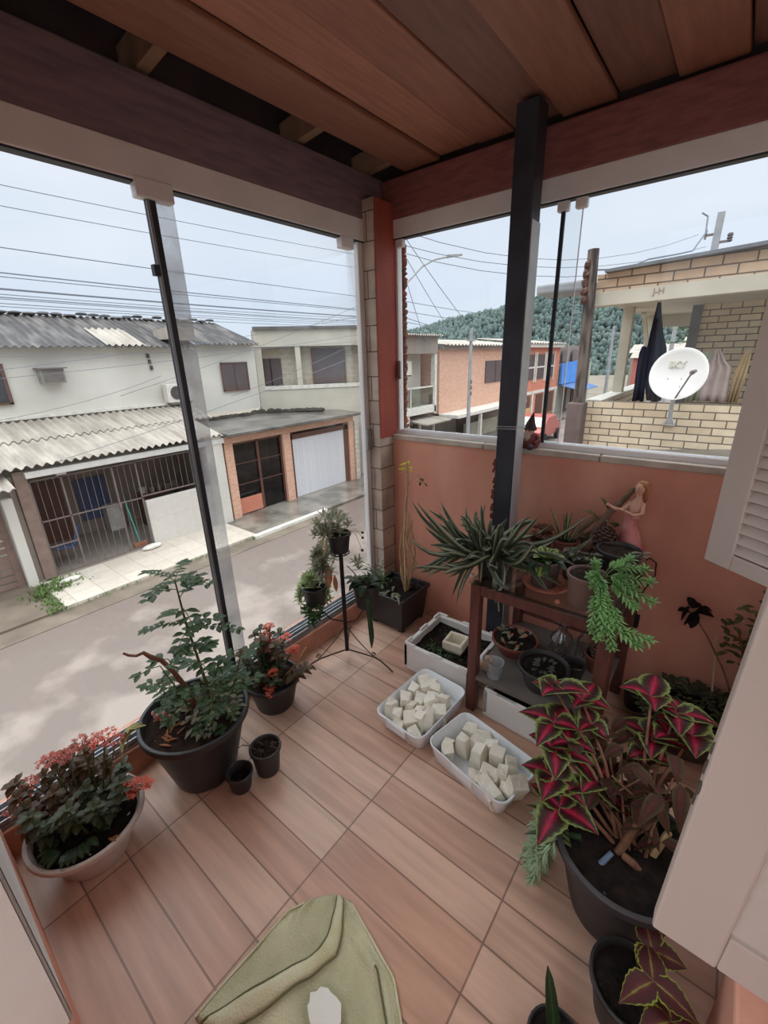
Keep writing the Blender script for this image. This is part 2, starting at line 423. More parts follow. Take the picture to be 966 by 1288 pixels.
# window 2 : right glazing above the parapet
w2 = glazing('window_2', 'frameless sliding glass above the salmon parapet')
MB().box((-.352,2.385,2.515),(2.0,2.44,2.615)).build('top_rail', m_alu, w2, bev=.004)
MB().box((-.352,2.39,2.507),(2.0,2.432,2.516)).build('rail_shadow', m_aludk, w2)  # painted shadow strip under the right rail
b2 = MB().box((-.352,2.38,1.31),(2.0,2.46,1.322))
for yy in (2.385,2.42,2.455): b2.box((-.352,yy-.003,1.322),(2.0,yy+.003,1.338))
b2.build('bottom_track', m_alu, w2)
MB().box((-.345,2.417,1.33),(.775,2.423,2.51)).build('glass_pane', m_glass, w2)
MB().box((.70,2.402,1.33),(1.97,2.408,2.51)).build('glass_pane', m_glass, w2)
MB().box((.682,2.398,1.33),(.700,2.412,2.51)).build('edge_profile', m_aludk, w2)
MB().box((.775,2.416,1.33),(.779,2.424,2.51)).build('profile_edge', m_alu, w2)
for xx in (-.33,.66,.745):
    MB().box((xx,2.392,2.465),(xx+.055,2.432,2.525)).build('roller_bracket', m_alu, w2, bev=.008)
MB().box((-.352,2.40,1.32),(-.32,2.45,2.515)).build('end_profile', m_alu, w2, bev=.003)
MB().box((-.325,2.385,1.68),(-.30,2.40,1.80)).build('hinge', m_alusil, w2, bev=.003)

# steel post inside the balcony
m_steel = mat('dark_painted_steel', (58,62,72), .45, col2=(44,46,54), scale=6, metal=.3, spec=.5)
m_steel2 = mat('galvanised_and_glint_steel', (190,194,196), .45, var=.12, metal=.35)
po = thing('steel_post', 'dark square steel post running from floor to ceiling behind the plant table', 'post', (.58,2.2,0))
MB().box((-.052,-.052,0),(.052,.06,2.85)).build('post_shaft', m_steel, po, bev=.006)
MB().box((.0525,-.045,.0),(.0575,.055,2.4)).build('side_highlight', m_steel2, po)  # pale strip that paints the reflection on the post's right face
MB().box((-.07,-.06,.0),(.07,.07,.012)).build('base_plate', m_steel, po)
tp = MB()
for zz in (1.44,1.452): tp.tube([(-.056,-.058,zz),(.06,-.058,zz+.004),(.062,.06,zz),(-.056,.064,zz),(-.056,-.058,zz)], .002, 4)
tp.build('wire_tie', m_steel2, po)
pw = MB(); rj = random.Random(8)
for i in range(26):
    z = .9 + rj.random()*.36
    pw.ball((-.05-rj.random()*.012,-.05, z),(.006+.006*rj.random(),.01,.012),6,4)
tag(pw.build('rust_flakes', mat('rust_flakes', (104,66,52), .9, var=.3), po), kind='stuff')

# ================================================================== SHUTTERS
m_shut = mat('white_shutter_paint', (206,192,182), .55, var=.04, scale=3, bump=.06, bscale=12)
def shutter(name, label, loc, dirv, w, h, stile, rail, tilt=0.0, leaves=1, nsl=22):
    t = thing(name, label, 'shutter', loc, math.atan2(dirv[1], dirv[0]))
    t.rotation_euler = (0, tilt, math.atan2(dirv[1], dirv[0]))
    th = .032
    f = MB()
    f.box((0,0,0),(stile,th,h)); f.box((w-stile,0,0),(w,th,h))
    f.box((stile,0.001,0),(w-stile,th-.001,rail)); f.box((stile,.001,h-rail),(w-stile,th-.001,h))
    f.build('frame', m_shut, t, bev=.004)
    zz = rail + .012; n = int((h-2*rail-.02)/.043)
    for i in range(n):
        z = rail + .02 + i*.043
        MB().hexa([(stile,.004,z-.012),(w-stile,.004,z-.012),(w-stile,.010,z-.016),(stile,.010,z-.016),
                   (stile,.022,z+.022),(w-stile,.022,z+.022),(w-stile,.028,z+.018),(stile,.028,z+.018)]).build('slat', m_shut, t)
    if leaves > 1:
        MB().box((-.012,th+.004,-.005),(w,th+.03,h)).build('folded_leaf', m_shut, t, bev=.004)
        MB().box((-.0025,.008,.1),(.0,.016,.24)).build('bolt_slot', m_dark, t)
    return t
shutter('window_shutter', 'white louvred window shutter leaf opened against the salmon parapet', (1.541,1.985,1.0), (.79,-.611), .56, 1.12, .105, .062, leaves=2)
s2 = shutter('window_shutter', 'large white louvred shutter leaf with chipped edge in front of the red coleus pot', (1.576,.475,.985), (1,.0), .42, .95, .08, .075, tilt=radians(1.6))
ch = MB(); rj = random.Random(3)
for i in range(9):
    z = .26 + rj.random()*.12
    ch.ball((-.0005,.004+rj.random()*.012,z),(.0025,.004,.006+.008*rj.random()),6,4)
ch.build('chipped_edge', mat('bare_wood_chip', (92,84,72), .8), s2)
s3 = thing('window_shutter', 'weathered white shutter leaf folded back on the house wall beside the camera', 'shutter', (.2,-.168,.70))
MB().box((0,.037,0),(.592,.046,1.4)).box((.562,-.13,0),(.592,.046,1.4)).build('frame', mat('bright_white_paint', (238,236,230), .5, var=.04), s3, bev=.004)

# ================================================================== OUTDOORS
G = -2.8
m_road = mat('wet_asphalt', (112,100,92), .55, col2=(140,128,118), scale=1.1, bump=.15, bscale=25, lo=.43, hi=.58, spec=.5, detail=10)
_n = m_road.node_tree; _r = [q for q in _n.nodes if q.type == 'VALTORGB'][0]; _s = [q for q in _n.nodes if q.type == 'TEX_NOISE'][0]
_g = _n.nodes.new('ShaderNodeNewGeometry'); _x = _n.nodes.new('ShaderNodeSeparateXYZ'); _m = _n.nodes.new('ShaderNodeMath'); _m.operation = 'MULTIPLY_ADD'; _m.inputs[1].default_value = .06; _m.inputs[2].default_value = .3
_a = _n.nodes.new('ShaderNodeMath'); _a.operation = 'ADD'
_n.links.new(_g.outputs['Position'], _x.inputs[0]); _n.links.new(_x.outputs['X'], _m.inputs[0]); _n.links.new(_m.outputs[0], _a.inputs[0]); _n.links.new(_s.outputs['Fac'], _a.inputs[1]); _n.links.new(_a.outputs[0], _r.inputs[0])
m_dirt = mat('muddy_gutter', (98,88,76), .85, col2=(122,110,96), scale=1.6, bump=.3)
m_pave = brickmat('pale_paving', (198,188,174), (184,174,160), (150,138,122), 0.62, 0.52, 0.006, off=0.0, plane='floor', bump=.15, rough=.6, shift=(0.1,.12), rvar=.08)
m_wetcon = mat('wet_concrete', (96,92,84), .25, col2=(136,130,120), scale=1.3, spec=.6, lo=.4, hi=.6)
m_kerbw = mat('whitewashed_kerb', (206,202,192), .7, var=.12)
m_grass = leafmat('grass_blade', [(0,(110,138,70)),(1,(70,104,46))])
m_grd = mat('outlying_ground', (120,112,98), .9, var=.2, scale=.3)
m_wwall = mat('white_wall_render', (212,208,198), .8, col2=(196,192,182), scale=.7, bump=.1, bscale=6)
m_cream = mat('cream_wall_render', (196,190,174), .8, col2=(180,174,160), scale=.9)
m_drab = mat('interior_render', (138,128,118), .85, var=.12, scale=1)  # even grey beige render for porches and bands
m_fib = mat('fibre_cement_roof', (172,164,152), .8, col2=(142,134,124), scale=1.2, stretch=(1,3,1))
m_fibdk = mat('old_dark_fibre_cement', (66,64,63), .85, col2=(118,113,108), scale=1.5, stretch=(.6,3,1), lo=.45, hi=.75)
m_obrick = brickmat('orange_brick_small', (214,164,138), (202,148,122), (206,186,168), .22, .06, .008, rvar=.1)
m_orange = mat('orange_render', (204,132,108), .8, col2=(190,120,98), scale=1.5)
m_slab = mat('mossy_wet_slab', (74,72,68), .3, col2=(112,108,102), scale=1.4, spec=.5)
m_brown = mat('brown_metal', (92,62,52), .5, var=.15)
m_darkglass = mat('dark_window_glass', (48,46,50), .15, var=.2, spec=.6)
m_winbrown = mat('brown_window_shutter', (84,72,72), .6, var=.08)
m_gar = brickmat('white_garage_panel', (206,206,208), (200,200,203), (176,176,180), .14, 8, .006, off=0, rough=.4, bump=.3, rvar=.04)
m_pinkpost = mat('dusty_brown_post', (128,108,98), .7, var=.1)
m_bar = mat('grey_iron_bar', (112,100,96), .6, var=.1)
m_ytile = mat('yellowish_white_paint', (206,200,182), .7, col2=(188,180,162), scale=2)
m_pvc = mat('white_pvc', (206,204,198), .5, var=.05)
m_blue = mat('blue_curtain', (64,86,120), .8, var=.2, stretch=(8,8,1))
m_blkw = mat('wire_black', (112,118,128), .6, var=.05)

struct('road', MB().box((-8.2,-14,G-.1),(-.9,70,G)), m_road, 'wet brown grey street')
struct('ground', MB().box((-90,-60,G-.32),(90,190,G-.12)), m_grd, 'ground beyond the street')
struct('sidewalk', MB().box((-12.6,1.75,G-.12),(-8.3,6.35,G+.09)), m_pave, 'pale tiled pavement before the barred porch', bev=.02)
struct('sidewalk', MB().box((-12.6,6.36,G-.12),(-8.28,13.2,G+.07)), m_wetcon, 'dark wet concrete pavement before the garage', bev=.02)
struct('sidewalk', MB().box((-10.2,13.2,G-.12),(-8.3,70,G+.06)), m_wetcon, 'pavement further along the street')
struct('kerb', MB().box((-8.28,6.2,G-.1),(-8.13,8.95,G+.11)), m_kerbw, 'whitewashed kerb stone by the wet pavement', bev=.02)
struct('gutter', MB().box((-8.3,-14,G-.1),(-7.75,9,G+.012)), m_dirt, 'muddy gutter strip along the pavement')
struct('sidewalk', MB().box((-12.6,-14,G-.12),(-8.3,1.74,G+.06)), m_dirt, 'bare earth beside the tiled pavement')

rg = random.Random(21)
gb = MB()
for i in range(620):
    if i < 330: x = rg.uniform(-9.75,-9.1); y = rg.gauss(1.85,.22)
    else: x = rg.uniform(-9.5,-8.2); y = rg.gauss(1.62,.10)
    a = rg.uniform(0,2*pi); h = rg.uniform(.08,.26)*(1.5 if i < 330 else .7)
    gb.leaf((x,y,G+.05),(.5*cos(a),.5*sin(a),1),h,.03,.5,shape='blade',n=3)
tag(gb.build('weeds', m_grass), 'green weeds at the edge of the tiled pavement', 'weeds', kind='stuff')
gb = MB()
for i in range(240):
    x = rg.uniform(-8.35,-8.15); y = rg.choice([rg.gauss(4.6,.35), rg.gauss(2.6,.5), rg.gauss(6.2,.2)])
    a = rg.uniform(0,2*pi)
    gb.leaf((x,y,G+.04),(.7*cos(a),.7*sin(a),1),rg.uniform(.05,.14),.025,.5,shape='blade',n=2)
tag(gb.build('weeds', m_grass), 'low weeds growing along the gutter', 'weeds', kind='stuff')

def corr(mb, x0, z0, x1, z1, y0, y1, lam=.177, amp=.028, mi=0, per=8, ny=None):
    n = int((y1-y0)/lam*per); ns = 4
    vs = []; fs = []
    for i in range(n+1):
        y = y0 + (y1-y0)*i/n; dz = amp*sin(2*pi*(y-y0)/lam)
        for j in range(ns+1):
            t = j/ns; vs.append((x0+(x1-x0)*t, y, z0+(z1-z0)*t+dz))
    for i in range(n):
        for j in range(ns):
            a = i*(ns+1)+j; fs.append((a,a+ns+1,a+ns+2,a+1))
    o = len(mb.v); mb.add(vs, fs, mi)
    mb.add([(p[0],p[1],p[2]-.012) for p in vs], [tuple(reversed(f)) for f in fs], mi)
    return mb

# ---- white house with the barred porch
h1 = thing('house', 'white two storey house with barred porch under a pale corrugated roof', 'house', (-10,4.3,G))
MB().box((-12.8,-3,.2),(-12.5,10.03,2.41)).build('upper_wall', m_wwall, h1, world=True)
rf = corr(MB(), -12.15, 2.32, -14.9, 3.3, -3, 7.7)
rf.build('upper_roof', m_fibdk, h1, smooth=True, world=True)
corr(MB(), -12.15, 2.40, -14.9, 3.28, 7.7, 10.03).build('upper_roof', m_fibdk, h1, smooth=True, world=True)
corr(MB(), -12.2, 2.36, -13.6, 2.87, 5.1, 6.15, amp=.03).build('replaced_roof_sheet', m_fib, h1, smooth=True, world=True)
rid = MB()
for i in range(38):
    y = -2.4+i*.33
    rid.ball((-14.75,y,3.3+rg.uniform(-.03,.06)),(.14,.18,.05),6,4)
rid.build('ridge_tiles', m_fibdk, h1, world=True)
sp = MB()
for i in range(16): sp.box((-12.6+rg.uniform(-.6,.3),7.0+rg.uniform(-.2,.5),2.42+rg.uniform(0,.25)),(-12.5+rg.uniform(-.3,.4),7.3+rg.uniform(-.2,.4),2.6+rg.uniform(0,.3)))
sp.build('chimney_stub', m_fib, h1, world=True)
pr_ = corr(MB(), -9.72, -.10, -11.2, .26, -.6, 6.64, amp=.034); pr_.build('porch_roof', m_fib, h1, smooth=True, world=True)
corr(MB(), -11.1, .26, -12.48, .60, -.6, 7.2, amp=.034).build('porch_roof', m_fib, h1, smooth=True, world=True)
MB().box((-12.5,-1,.62),(-12.38,7.2,.70)).build('flashing', m_kerbw, h1, world=True)
MB().box((-9.95,2.05,-.36),(-9.80,6.7,-.22)).box((-9.98,2.6,-.42),(-9.9,2.8,-.36)).build('gutter', m_pvc, h1, world=True, bev=.015)
MB().box((-12.6,1.8,G),(-12.4,6.6,.1)).box((-12.5,6.45,G),(-9.95,6.65,-.2)).box((-12.5,1.75,G),(-10.0,1.85,-.3)).build('porch_wall', m_drab, h1, world=True)
MB().box((-12.45,1.8,G+.09),(-9.9,6.5,G+.12)).build('porch_floor', m_drab, h1, world=True)
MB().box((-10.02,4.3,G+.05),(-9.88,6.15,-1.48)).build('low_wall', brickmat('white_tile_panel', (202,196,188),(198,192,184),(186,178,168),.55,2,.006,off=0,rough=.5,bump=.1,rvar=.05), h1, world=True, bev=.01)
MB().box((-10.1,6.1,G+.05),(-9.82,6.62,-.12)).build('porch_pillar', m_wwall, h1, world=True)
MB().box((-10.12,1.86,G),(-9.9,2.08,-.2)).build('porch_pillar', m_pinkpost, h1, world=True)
MB().box((-10.05,1.86,-.33),(-9.95,6.6,-.2)).build('porch_beam', m_drab, h1, world=True)
MB().box((-12.39,2.35,G+.1),(-12.35,3.2,-1.0)).build('brown_door', m_brown, h1, world=True)
cu = MB()
for i in range(9): cu.box((-12.36,3.5+i*.085,-2.3),(-12.33+.02*(i%2),3.58+i*.085,-1.1))
cu.build('curtain', m_blue, h1, world=True)
wdw = MB().box((-12.52,2.0,1.05),(-12.46,2.72,1.95)).build('window', m_darkglass, h1, world=True)
MB().box((-12.47,2.70,1.0),(-12.43,2.78,1.95)).box((-12.47,2.0,1.0),(-12.43,2.78,1.05)).build('window_frame', m_brown, wdw, world=True)
MB().box((-12.47,2.25,1.2),(-12.45,2.4,1.6)).build('sticker', m_kerbw, wdw, world=True)
wdw = MB().box((-12.5,8.6,.92),(-12.44,9.58,1.80)).build('window', m_winbrown, h1, world=True)
fr = MB()
for a, b in (((8.56,.88),(9.62,.93)),((8.56,1.78),(9.62,1.83)),((8.56,.88),(8.61,1.83)),((9.57,.88),(9.62,1.83)),((9.07,.9),(9.1,1.8))): fr.box((-12.45,a[0],a[1]),(-12.42,b[0],b[1]))
fr.build('window_frame', m_brown, wdw, world=True)
dm = MB()
for k in range(3): dm.box((-12.5,6.2+k*.02,2.02-k*.17),(-12.46,6.28+k*.02,2.14-k*.17))
dm.build('bracket_insulators', m_winbrown, h1, world=True)
dia = MB().hexa([(-11.2,6.44,-1.12),(-11.05,6.44,-.98),(-11.2,6.44,-.84),(-11.35,6.44,-.98),(-11.2,6.40,-1.12),(-11.05,6.40,-.98),(-11.2,6.40,-.84),(-11.35,6.40,-.98)])
dia.build('diamond_vent', m_darkglass, h1, world=True)
# iron grille
gr = thing('iron_gate', 'grey barred iron gate closing the porch of the white house', 'gate', (-9.97,3.1,G+.1))
ft = MB()
X = -9.96
for z in (-.45,-1.38): ft.box((X-.014,2.09,z-.014),(X+.014,4.28,z+.014))
for y in (2.105,2.68,3.72,4.26): ft.box((X-.014,y-.016,G+.125),(X+.014,y+.016,-.43))
ft.box((X-.02,2.1,-2.0),(X+.02,2.68,-1.97)); ft.box((X-.02,2.1,G+.125),(X+.02,4.26,G+.15)); ft.box((X-.02,4.26,-.45),(X+.02,6.08,-.42)); ft.box((X-.02,4.26,-1.36),(X+.02,6.08,-1.33))
ft.build('frame', m_bar, gr, world=True)
for y in [2.1+.145*k for k in range(1,15)]:
    MB().box((X-.005,y-.005,G+.13),(X+.005,y+.005,-.45)).build('bar', m_bar, gr, world=True)
for y in [4.4+.16*k for k in range(11)]:
    MB().box((X-.005,y-.005,-1.36),(X+.005,y+.005,-.44)).build('bar', m_bar, gr, world=True)
MB().box((X+.02,3.68,-1.5),(X+.06,3.74,-1.35)).build('lock_box', m_bar, gr, world=True)
# lower-left neighbour gate with slats, white post
sg = thing('slatted_gate', 'grey slatted wooden gate with thin roof left of the white post', 'gate', (-10.3,.9,G))
for k in range(12):
    MB().box((-10.2,-.3,G+.08+k*.16),(-10.16,1.52,G+.19+k*.16)).build('slat', m_pinkpost, sg, world=True)
MB().box((-10.24,1.42,G),(-10.14,1.54,-.75)).build('gate_post', m_pinkpost, sg, world=True)
corr(MB(), -9.3, -.42, -10.6, -.12, -.8, 1.75).build('gate_roof', m_fib, sg, smooth=True, world=True)
wp = MB().box((-10.1,1.56,G),(-9.92,1.745,-.72))
tag(wp.build('gate_post', m_wwall, None, bev=.01, loc=(-10,1.7,G)), 'white square post between the slatted gate and the barred porch', 'post')

# things in and before the porch
ac = thing('air_conditioner', 'window air conditioner box set in the white upper wall', 'air conditioner', (-12.4,3.68,1.62))
MB().box((-12.6,3.42,1.45),(-12.2,3.94,1.80)).build('casing', mat('aged_ac_casing', (142,136,126), .6, var=.15), ac, world=True, bev=.01)
for k in range(7): MB().box((-12.2,3.46,1.49+k*.042),(-12.185,3.9,1.51+k*.042)).build('grille_slat', m_bar, ac, world=True)
MB().box((-12.62,3.36,1.80),(-12.12,4.0,1.83)).build('rain_cover', m_bar, ac, world=True)
def outdoor_unit(label, loc, rz=0, s=1.0):
    t = thing('air_conditioner', label, 'air conditioner', loc, rz)
    MB().box((-.28*s,-.4*s,0),(0,.4*s,.55*s)).build('casing', mat('ac_white', (208,204,194), .5, var=.06), t, bev=.012)
    f = MB()
    for q in (.06,.11,.16,.2): f.tube([(.008,-.1*s+q*s*cos(a*pi/10),.28*s+q*s*sin(a*pi/10)) for a in range(21)], .007*s, 4)
    for a in range(8): f.tube([(.008,-.1*s,.28*s),(.008,-.1*s+.2*s*cos(a*pi/4),.28*s+.2*s*sin(a*pi/4))], .006*s, 4)
    f.build('fan_grille', m_bar, t)
    MB().lathe([(.19*s,0),(.19*s,.006)], (.0,-.1*s,.28*s), 20, rot=Matrix.Rotation(pi/2,3,'Y')).build('fan_opening', m_darkglass, t)
    MB().box((-.3*s,-.35*s,-.05),(0,-.3*s,0)).box((-.3*s,.3*s,-.05),(0,.35*s,0)).build('bracket', m_bar, t)
    return t
outdoor_unit('white split air conditioner unit with round fan on the white upper wall', (-12.16,6.86,.70))
cs = thing('plastic_chair', 'blue chair standing behind the porch gate', 'chair', (-10.55,2.55,G+.123), -.5)
MB().box((-.22,-.22,.42),(.22,.22,.46)).build('seat', m_blue, cs, bev=.02)
MB().hexa([(-.22,.2,.5),(.22,.2,.5),(.22,.24,.5),(-.22,.24,.5),(-.2,.3,.88),(.2,.3,.88),(.2,.34,.88),(-.2,.34,.88)]).build('backrest', m_blue, cs, bev=.02)
for sx in (-1,1):
    for sy in (-1,1): MB().tube([(sx*.2,sy*.2,0),(sx*.19,sy*.19,.43)], .013).build('leg', m_bar, cs)
bm_t = thing('broom', 'broom with a turquoise handle leaning by the porch gate', 'broom', (-10.1,4.02,G+.123))
MB().tube([(-.02,0,.1),(-.05,-.12,1.3)], .017).build('handle', mat('turquoise_handle', (76,160,150), .5), bm_t)
MB().box((-.05,-.17,.0),(.05,.17,.12)).build('bristles', mat('broom_bristles', (150,100,76), .9), bm_t, bev=.01)
tag(MB().ball((-9.75,4.15,G+.15),(.12,.26,.07),8,5).build('stone', m_kerbw, loc=(-9.75,4.15,G+.09)), 'pale stone on the pavement by the broom', 'stone')
tag(MB().ball((-9.45,2.2,G+.14),(.1,.22,.06),8,5).build('stone', m_kerbw, loc=(-9.45,2.2,G+.09)), 'pale stone beside the weeds on the pavement', 'stone')
tb = thing('side_table', 'white box shaped cupboard at the back of the barred porch', 'cupboard', (-12.1,4.2,G+.123))
MB().box((-.2,-.2,0),(.2,.2,.72)).build('body', m_pvc, tb, bev=.01)
MB().box((.2,-.17,.05),(.215,.17,.66)).build('door', m_kerbw, tb)
tb = thing('bench', 'wooden bench stacked with pots behind the low porch wall', 'bench', (-11.6,5.4,G+.123))
MB().box((-.25,-.6,.9),(.25,.6,.95)).build('top', m_brown, tb)
for sy in (-1,1): MB().box((-.22,sy*.55-.03,0),(.22,sy*.55+.03,.9)).build('leg', m_brown, tb)
for k in range(5):
    c = (-11.6+rg.uniform(-.1,.1), 4.95+k*.23, G+.12+.95)
    t = MB().lathe([(.07,0),(.1,.16),(.09,.17),(.0,.1)], c, 12).build('pot', rg.choice([m_pvc,m_bar,m_drab,m_pinkpost]), smooth=True, loc=c)
    tag(t, 'small pot on the bench in the porch', 'pot', 'pots on the porch bench')

# ---- garage annex
ga = thing('garage', 'low garage with orange brick pillars under a wet flat slab', 'garage', (-10.2,9.5,G))
for y0, y1 in ((6.72,7.0),(8.86,9.17),(12.02,12.28)):
    MB().box((-10.15,y0,G),(-9.9,y1,-.40)).build('brick_pillar', m_obrick, ga, world=True)
MB().box((-10.12,6.72,-.42),(-9.88,12.28,-.20)).build('brick_lintel', m_obrick, ga, world=True)
MB().hexa([(-9.55,6.68,-.19),(-9.55,12.42,-.19),(-9.9,12.42,-.185),(-9.9,6.68,-.185),(-9.55,6.68,-.09),(-9.55,12.42,-.09),(-9.9,12.42,-.08),(-9.9,6.68,-.08)]).add([(-9.9,6.68,-.185),(-9.9,12.42,-.185),(-10.76,12.42,-.15),(-12.46,10.23,-.1),(-12.48,6.68,-.1),(-9.9,6.68,-.08),(-9.9,12.42,-.08),(-10.76,12.42,-.04),(-12.46,10.23,.03),(-12.48,6.68,.03)],[(4,3,2,1,0),(5,6,7,8,9),(0,1,6,5),(1,2,7,6),(2,3,8,7),(3,4,9,8),(4,0,5,9)]).build('flat_roof', m_slab, ga, world=True, bev=.02)
MB().box((-12.4,6.72,G),(-12.25,10.1,-.2)).box((-10.7,12.1,G),(-10,12.25,-.2)).build('back_wall', m_drab, ga, world=True)
dr = MB().box((-10.03,9.27,G+.08),(-9.99,11.8,-.68)).build('garage_door', m_gar, ga, world=True)
MB().box((-10.06,9.17,G+.05),(-9.96,9.29,-.42)).box((-10.06,11.8,G+.05),(-9.96,12.02,-.42)).box((-10.06,9.17,-.68),(-9.96,12.02,-.52)).build('door_frame', m_brown, dr, world=True)
gt = MB().box((-10.05,7.0,-.5),(-10.0,8.86,-.42)).box((-10.05,7.88,G+.08),(-10.0,7.96,-.42)).box((-10.05,7.0,G+.08),(-10,7.06,-.42)).box((-10.05,8.8,G+.08),(-10,8.86,-.42))
for z in (-1.1,-1.75): gt.box((-10.045,7,z-.012),(-10.015,8.86,z+.012))
gt = gt.build('gate', m_brown, ga, world=True)
MB().box((-10.06,7.05,G+.1),(-10.05,8.82,-.5)).build('gate_glass', glassmat('brown_gate_glass', (.34,.28,.26), .06), gt, world=True)
MB().box((-10.05,7.05,G+.1),(-10.02,7.9,-2.2)).build('gate_panel', m_orange, gt, world=True)
gr2 = random.Random(5)
mo = MB()
for i in range(60):
    y = gr2.uniform(6.9,11.6); mo.ball((-12.28+gr2.uniform(-.06,.12)+max(0,y-10)*.85,y,.03),(.12,.2,.06+.12*gr2.random()*(1 if 9.5<y<10.6 else .4)),6,4)
mo.build('moss_patches', mat('dark_moss', (58,52,46), .95, var=.3), ga, world=True)
MB().box((-10.1,12.3,G),(-9.85,12.52,-.42)).build('white_block_pillar', brickmat('white_block', (206,198,184),(196,188,174),(160,150,138),.4,.19,.012,rvar=.06), ga, world=True)
for k in range(6):
    c = (-10.9+gr2.uniform(-.2,.2), 7.25+k*.11, G+.1+ (k%3)*.38)
    tag(MB().lathe([(.14,0),(.17,.3),(.12,.36),(.0,.3)], c, 10).build('jar', gr2.choice([m_pvc,m_drab,m_kerbw]), smooth=True, loc=c), 'pale container piled behind the brown garage gate', 'container', 'containers behind the garage gate')

# ---- cream house with recessed balconies
h2 = thing('house', 'cream two storey house with a recessed balcony behind the garage', 'house', (-11.3,11.7,G))
A = Vector((-12.5,10.25,0)); B = Vector((-10.2,13.2,0)); dv = (B-A); LN = dv.length; dv.normalize(); nv = Vector((dv.y,-dv.x,0))
def h2b(t0, t1, z0, z1, d0, d1, mb=None):
    mb = mb or MB()
    p = lambda t, d, z: tuple(A + dv*(t*LN) + nv*d + Vector((0,0,z)))
    return mb.hexa([p(t0,d0,z0),p(t1,d0,z0),p(t1,d1,z0),p(t0,d1,z0),p(t0,d0,z1),p(t1,d0,z1),p(t1,d1,z1),p(t0,d1,z1)])
h2b(-.045,1.25,G,.88,-.2,0).build('lower_wall', m_cream, h2, world=True)
h2b(-.045,1.25,2.32,2.92,-.25,.02).build('upper_band', m_cream, h2, world=True)
for a_, b_ in ((.345,.395),(1.02,1.1),(-.045,.02)): h2b(a_,b_,.88,2.32,-.2,.0).build('balcony_column', m_cream, h2, world=True)
h2b(.01,1.25,.8,.93,-.22,.03).build('balcony_ledge', m_kerbw, h2, world=True)
h2b(-.06,1.25,G,2.9,-.6,-.4).build('recessed_wall', brickmat('rough_block_wall', (178,168,150),(170,160,142),(188,180,164),.4,.2,.01,rvar=.12), h2, world=True)
w = h2b(.02,.2,.5,1.92,-.4,-.36).build('door', m_winbrown, h2, world=True)
h2b(.085,.1,.5,1.9,-.36,-.34).build('door_seam', m_darkglass, w, world=True)
w = h2b(.53,.84,.86,2.2,-.4,-.34).build('window', m_winbrown, h2, world=True)
f = h2b(.51,.53,.84,2.22,-.4,-.32); h2b(.84,.86,.84,2.22,-.4,-.32,f); h2b(.51,.86,2.2,2.24,-.4,-.32,f); f.build('window_frame', m_brown, w, world=True)
h2b(-.04,1.25,2.90,3.0,-.9,.12).build('roof_edge', m_slab, h2, world=True)
gt = MB(); 
for k in range(9): h2b(1.03+k*.03,1.037+k*.03,G+.1,-1.3,.22,.24,gt)
h2b(1.0,1.3,G+.1,-.5,.05,.1).build('dark_doorway', m_darkglass, h2, world=True)
gt.build('door_bars', m_bar, h2, world=True)

# ---- house with the glazed balcony
h3 = thing('house', 'grey house with a glass fronted balcony further along the street', 'house', (-10,16.8,G))
MB().box((-13,15.1,-.45),(-10.9,18.4,2.6)).build('upper_wall', m_wwall, h3, world=True)
MB().box((-13,15.1,G),(-10.0,16.2,-.74)).build('lower_wall', m_ytile, h3, world=True)
MB().box((-12.8,15.1,1.95),(-9.95,18.45,2.7)).build('roof_band', m_drab, h3, world=True)
corr(MB(), -9.7, 2.72, -12.5, 2.86, 15.1, 18.55, amp=.035).build('roof', m_fib, h3, smooth=True, world=True)
MB().box((-10.2,18.25,-.8),(-9.98,18.45,2.4)).build('balcony_column', m_kerbw, h3, world=True)
MB().box((-11,15.1,-.72),(-9.98,18.4,-.42)).build('balcony_floor', m_kerbw, h3, world=True)
gl = MB().box((-10.04,15.15,-.35),(-10.02,18.25,.45)).build('balcony_glass', glassmat('smoked_balcony_glass', (.72,.76,.74), .08), h3, world=True)
f = MB().box((-10.06,15.1,.45),(-10,18.25,.52)).box((-10.06,15.1,-.42),(-10,18.25,-.35))
for y in (15.2,16.3,18.2): f.box((-10.06,y-.03,-.4),(-10,y+.03,.5))
f.build('glass_frame', m_kerbw, gl, world=True)
MB().box((-10.92,16.1,-.4),(-10.86,16.5,1.5)).build('door', m_winbrown, h3, world=True)
gg = MB()
for i in range(5):
    for j in range(5): gg.box((-10.02,15.3+i*.3,-1.95+j*.2),(-9.96,15.52+i*.3,-1.83+j*.2))
gg.build('lattice_block', m_darkglass, h3, world=True)
MB().box((-12.4,16.5,G),(-12.2,18.6,-.8)).build('porch_back', m_drab, h3, world=True)
for y in (17.0,18.2): MB().box((-10.05,y-.05,G),(-9.95,y+.05,-1.1)).build('porch_post', m_kerbw, h3, world=True)
g5 = MB()
for k in range(11): g5.box((-10.0,16.4+k*.2,G),(-9.98,16.42+k*.2,-1.25))
g5.build('porch_bars', m_bar, h3, world=True)
MB().hexa([(-9.2,16.4,-1.12),(-9.2,18.6,-1.12),(-12,18.6,-.85),(-12,16.4,-.85),(-9.2,16.4,-1.06),(-9.2,18.6,-1.06),(-12,18.6,-.79),(-12,16.4,-.79)]).build('porch_roof', m_fib, h3, world=True)
outdoor_unit('pale air conditioner unit high in the glass balcony of the grey house', (-10.25,16.3,1.05), 0, 1.1)

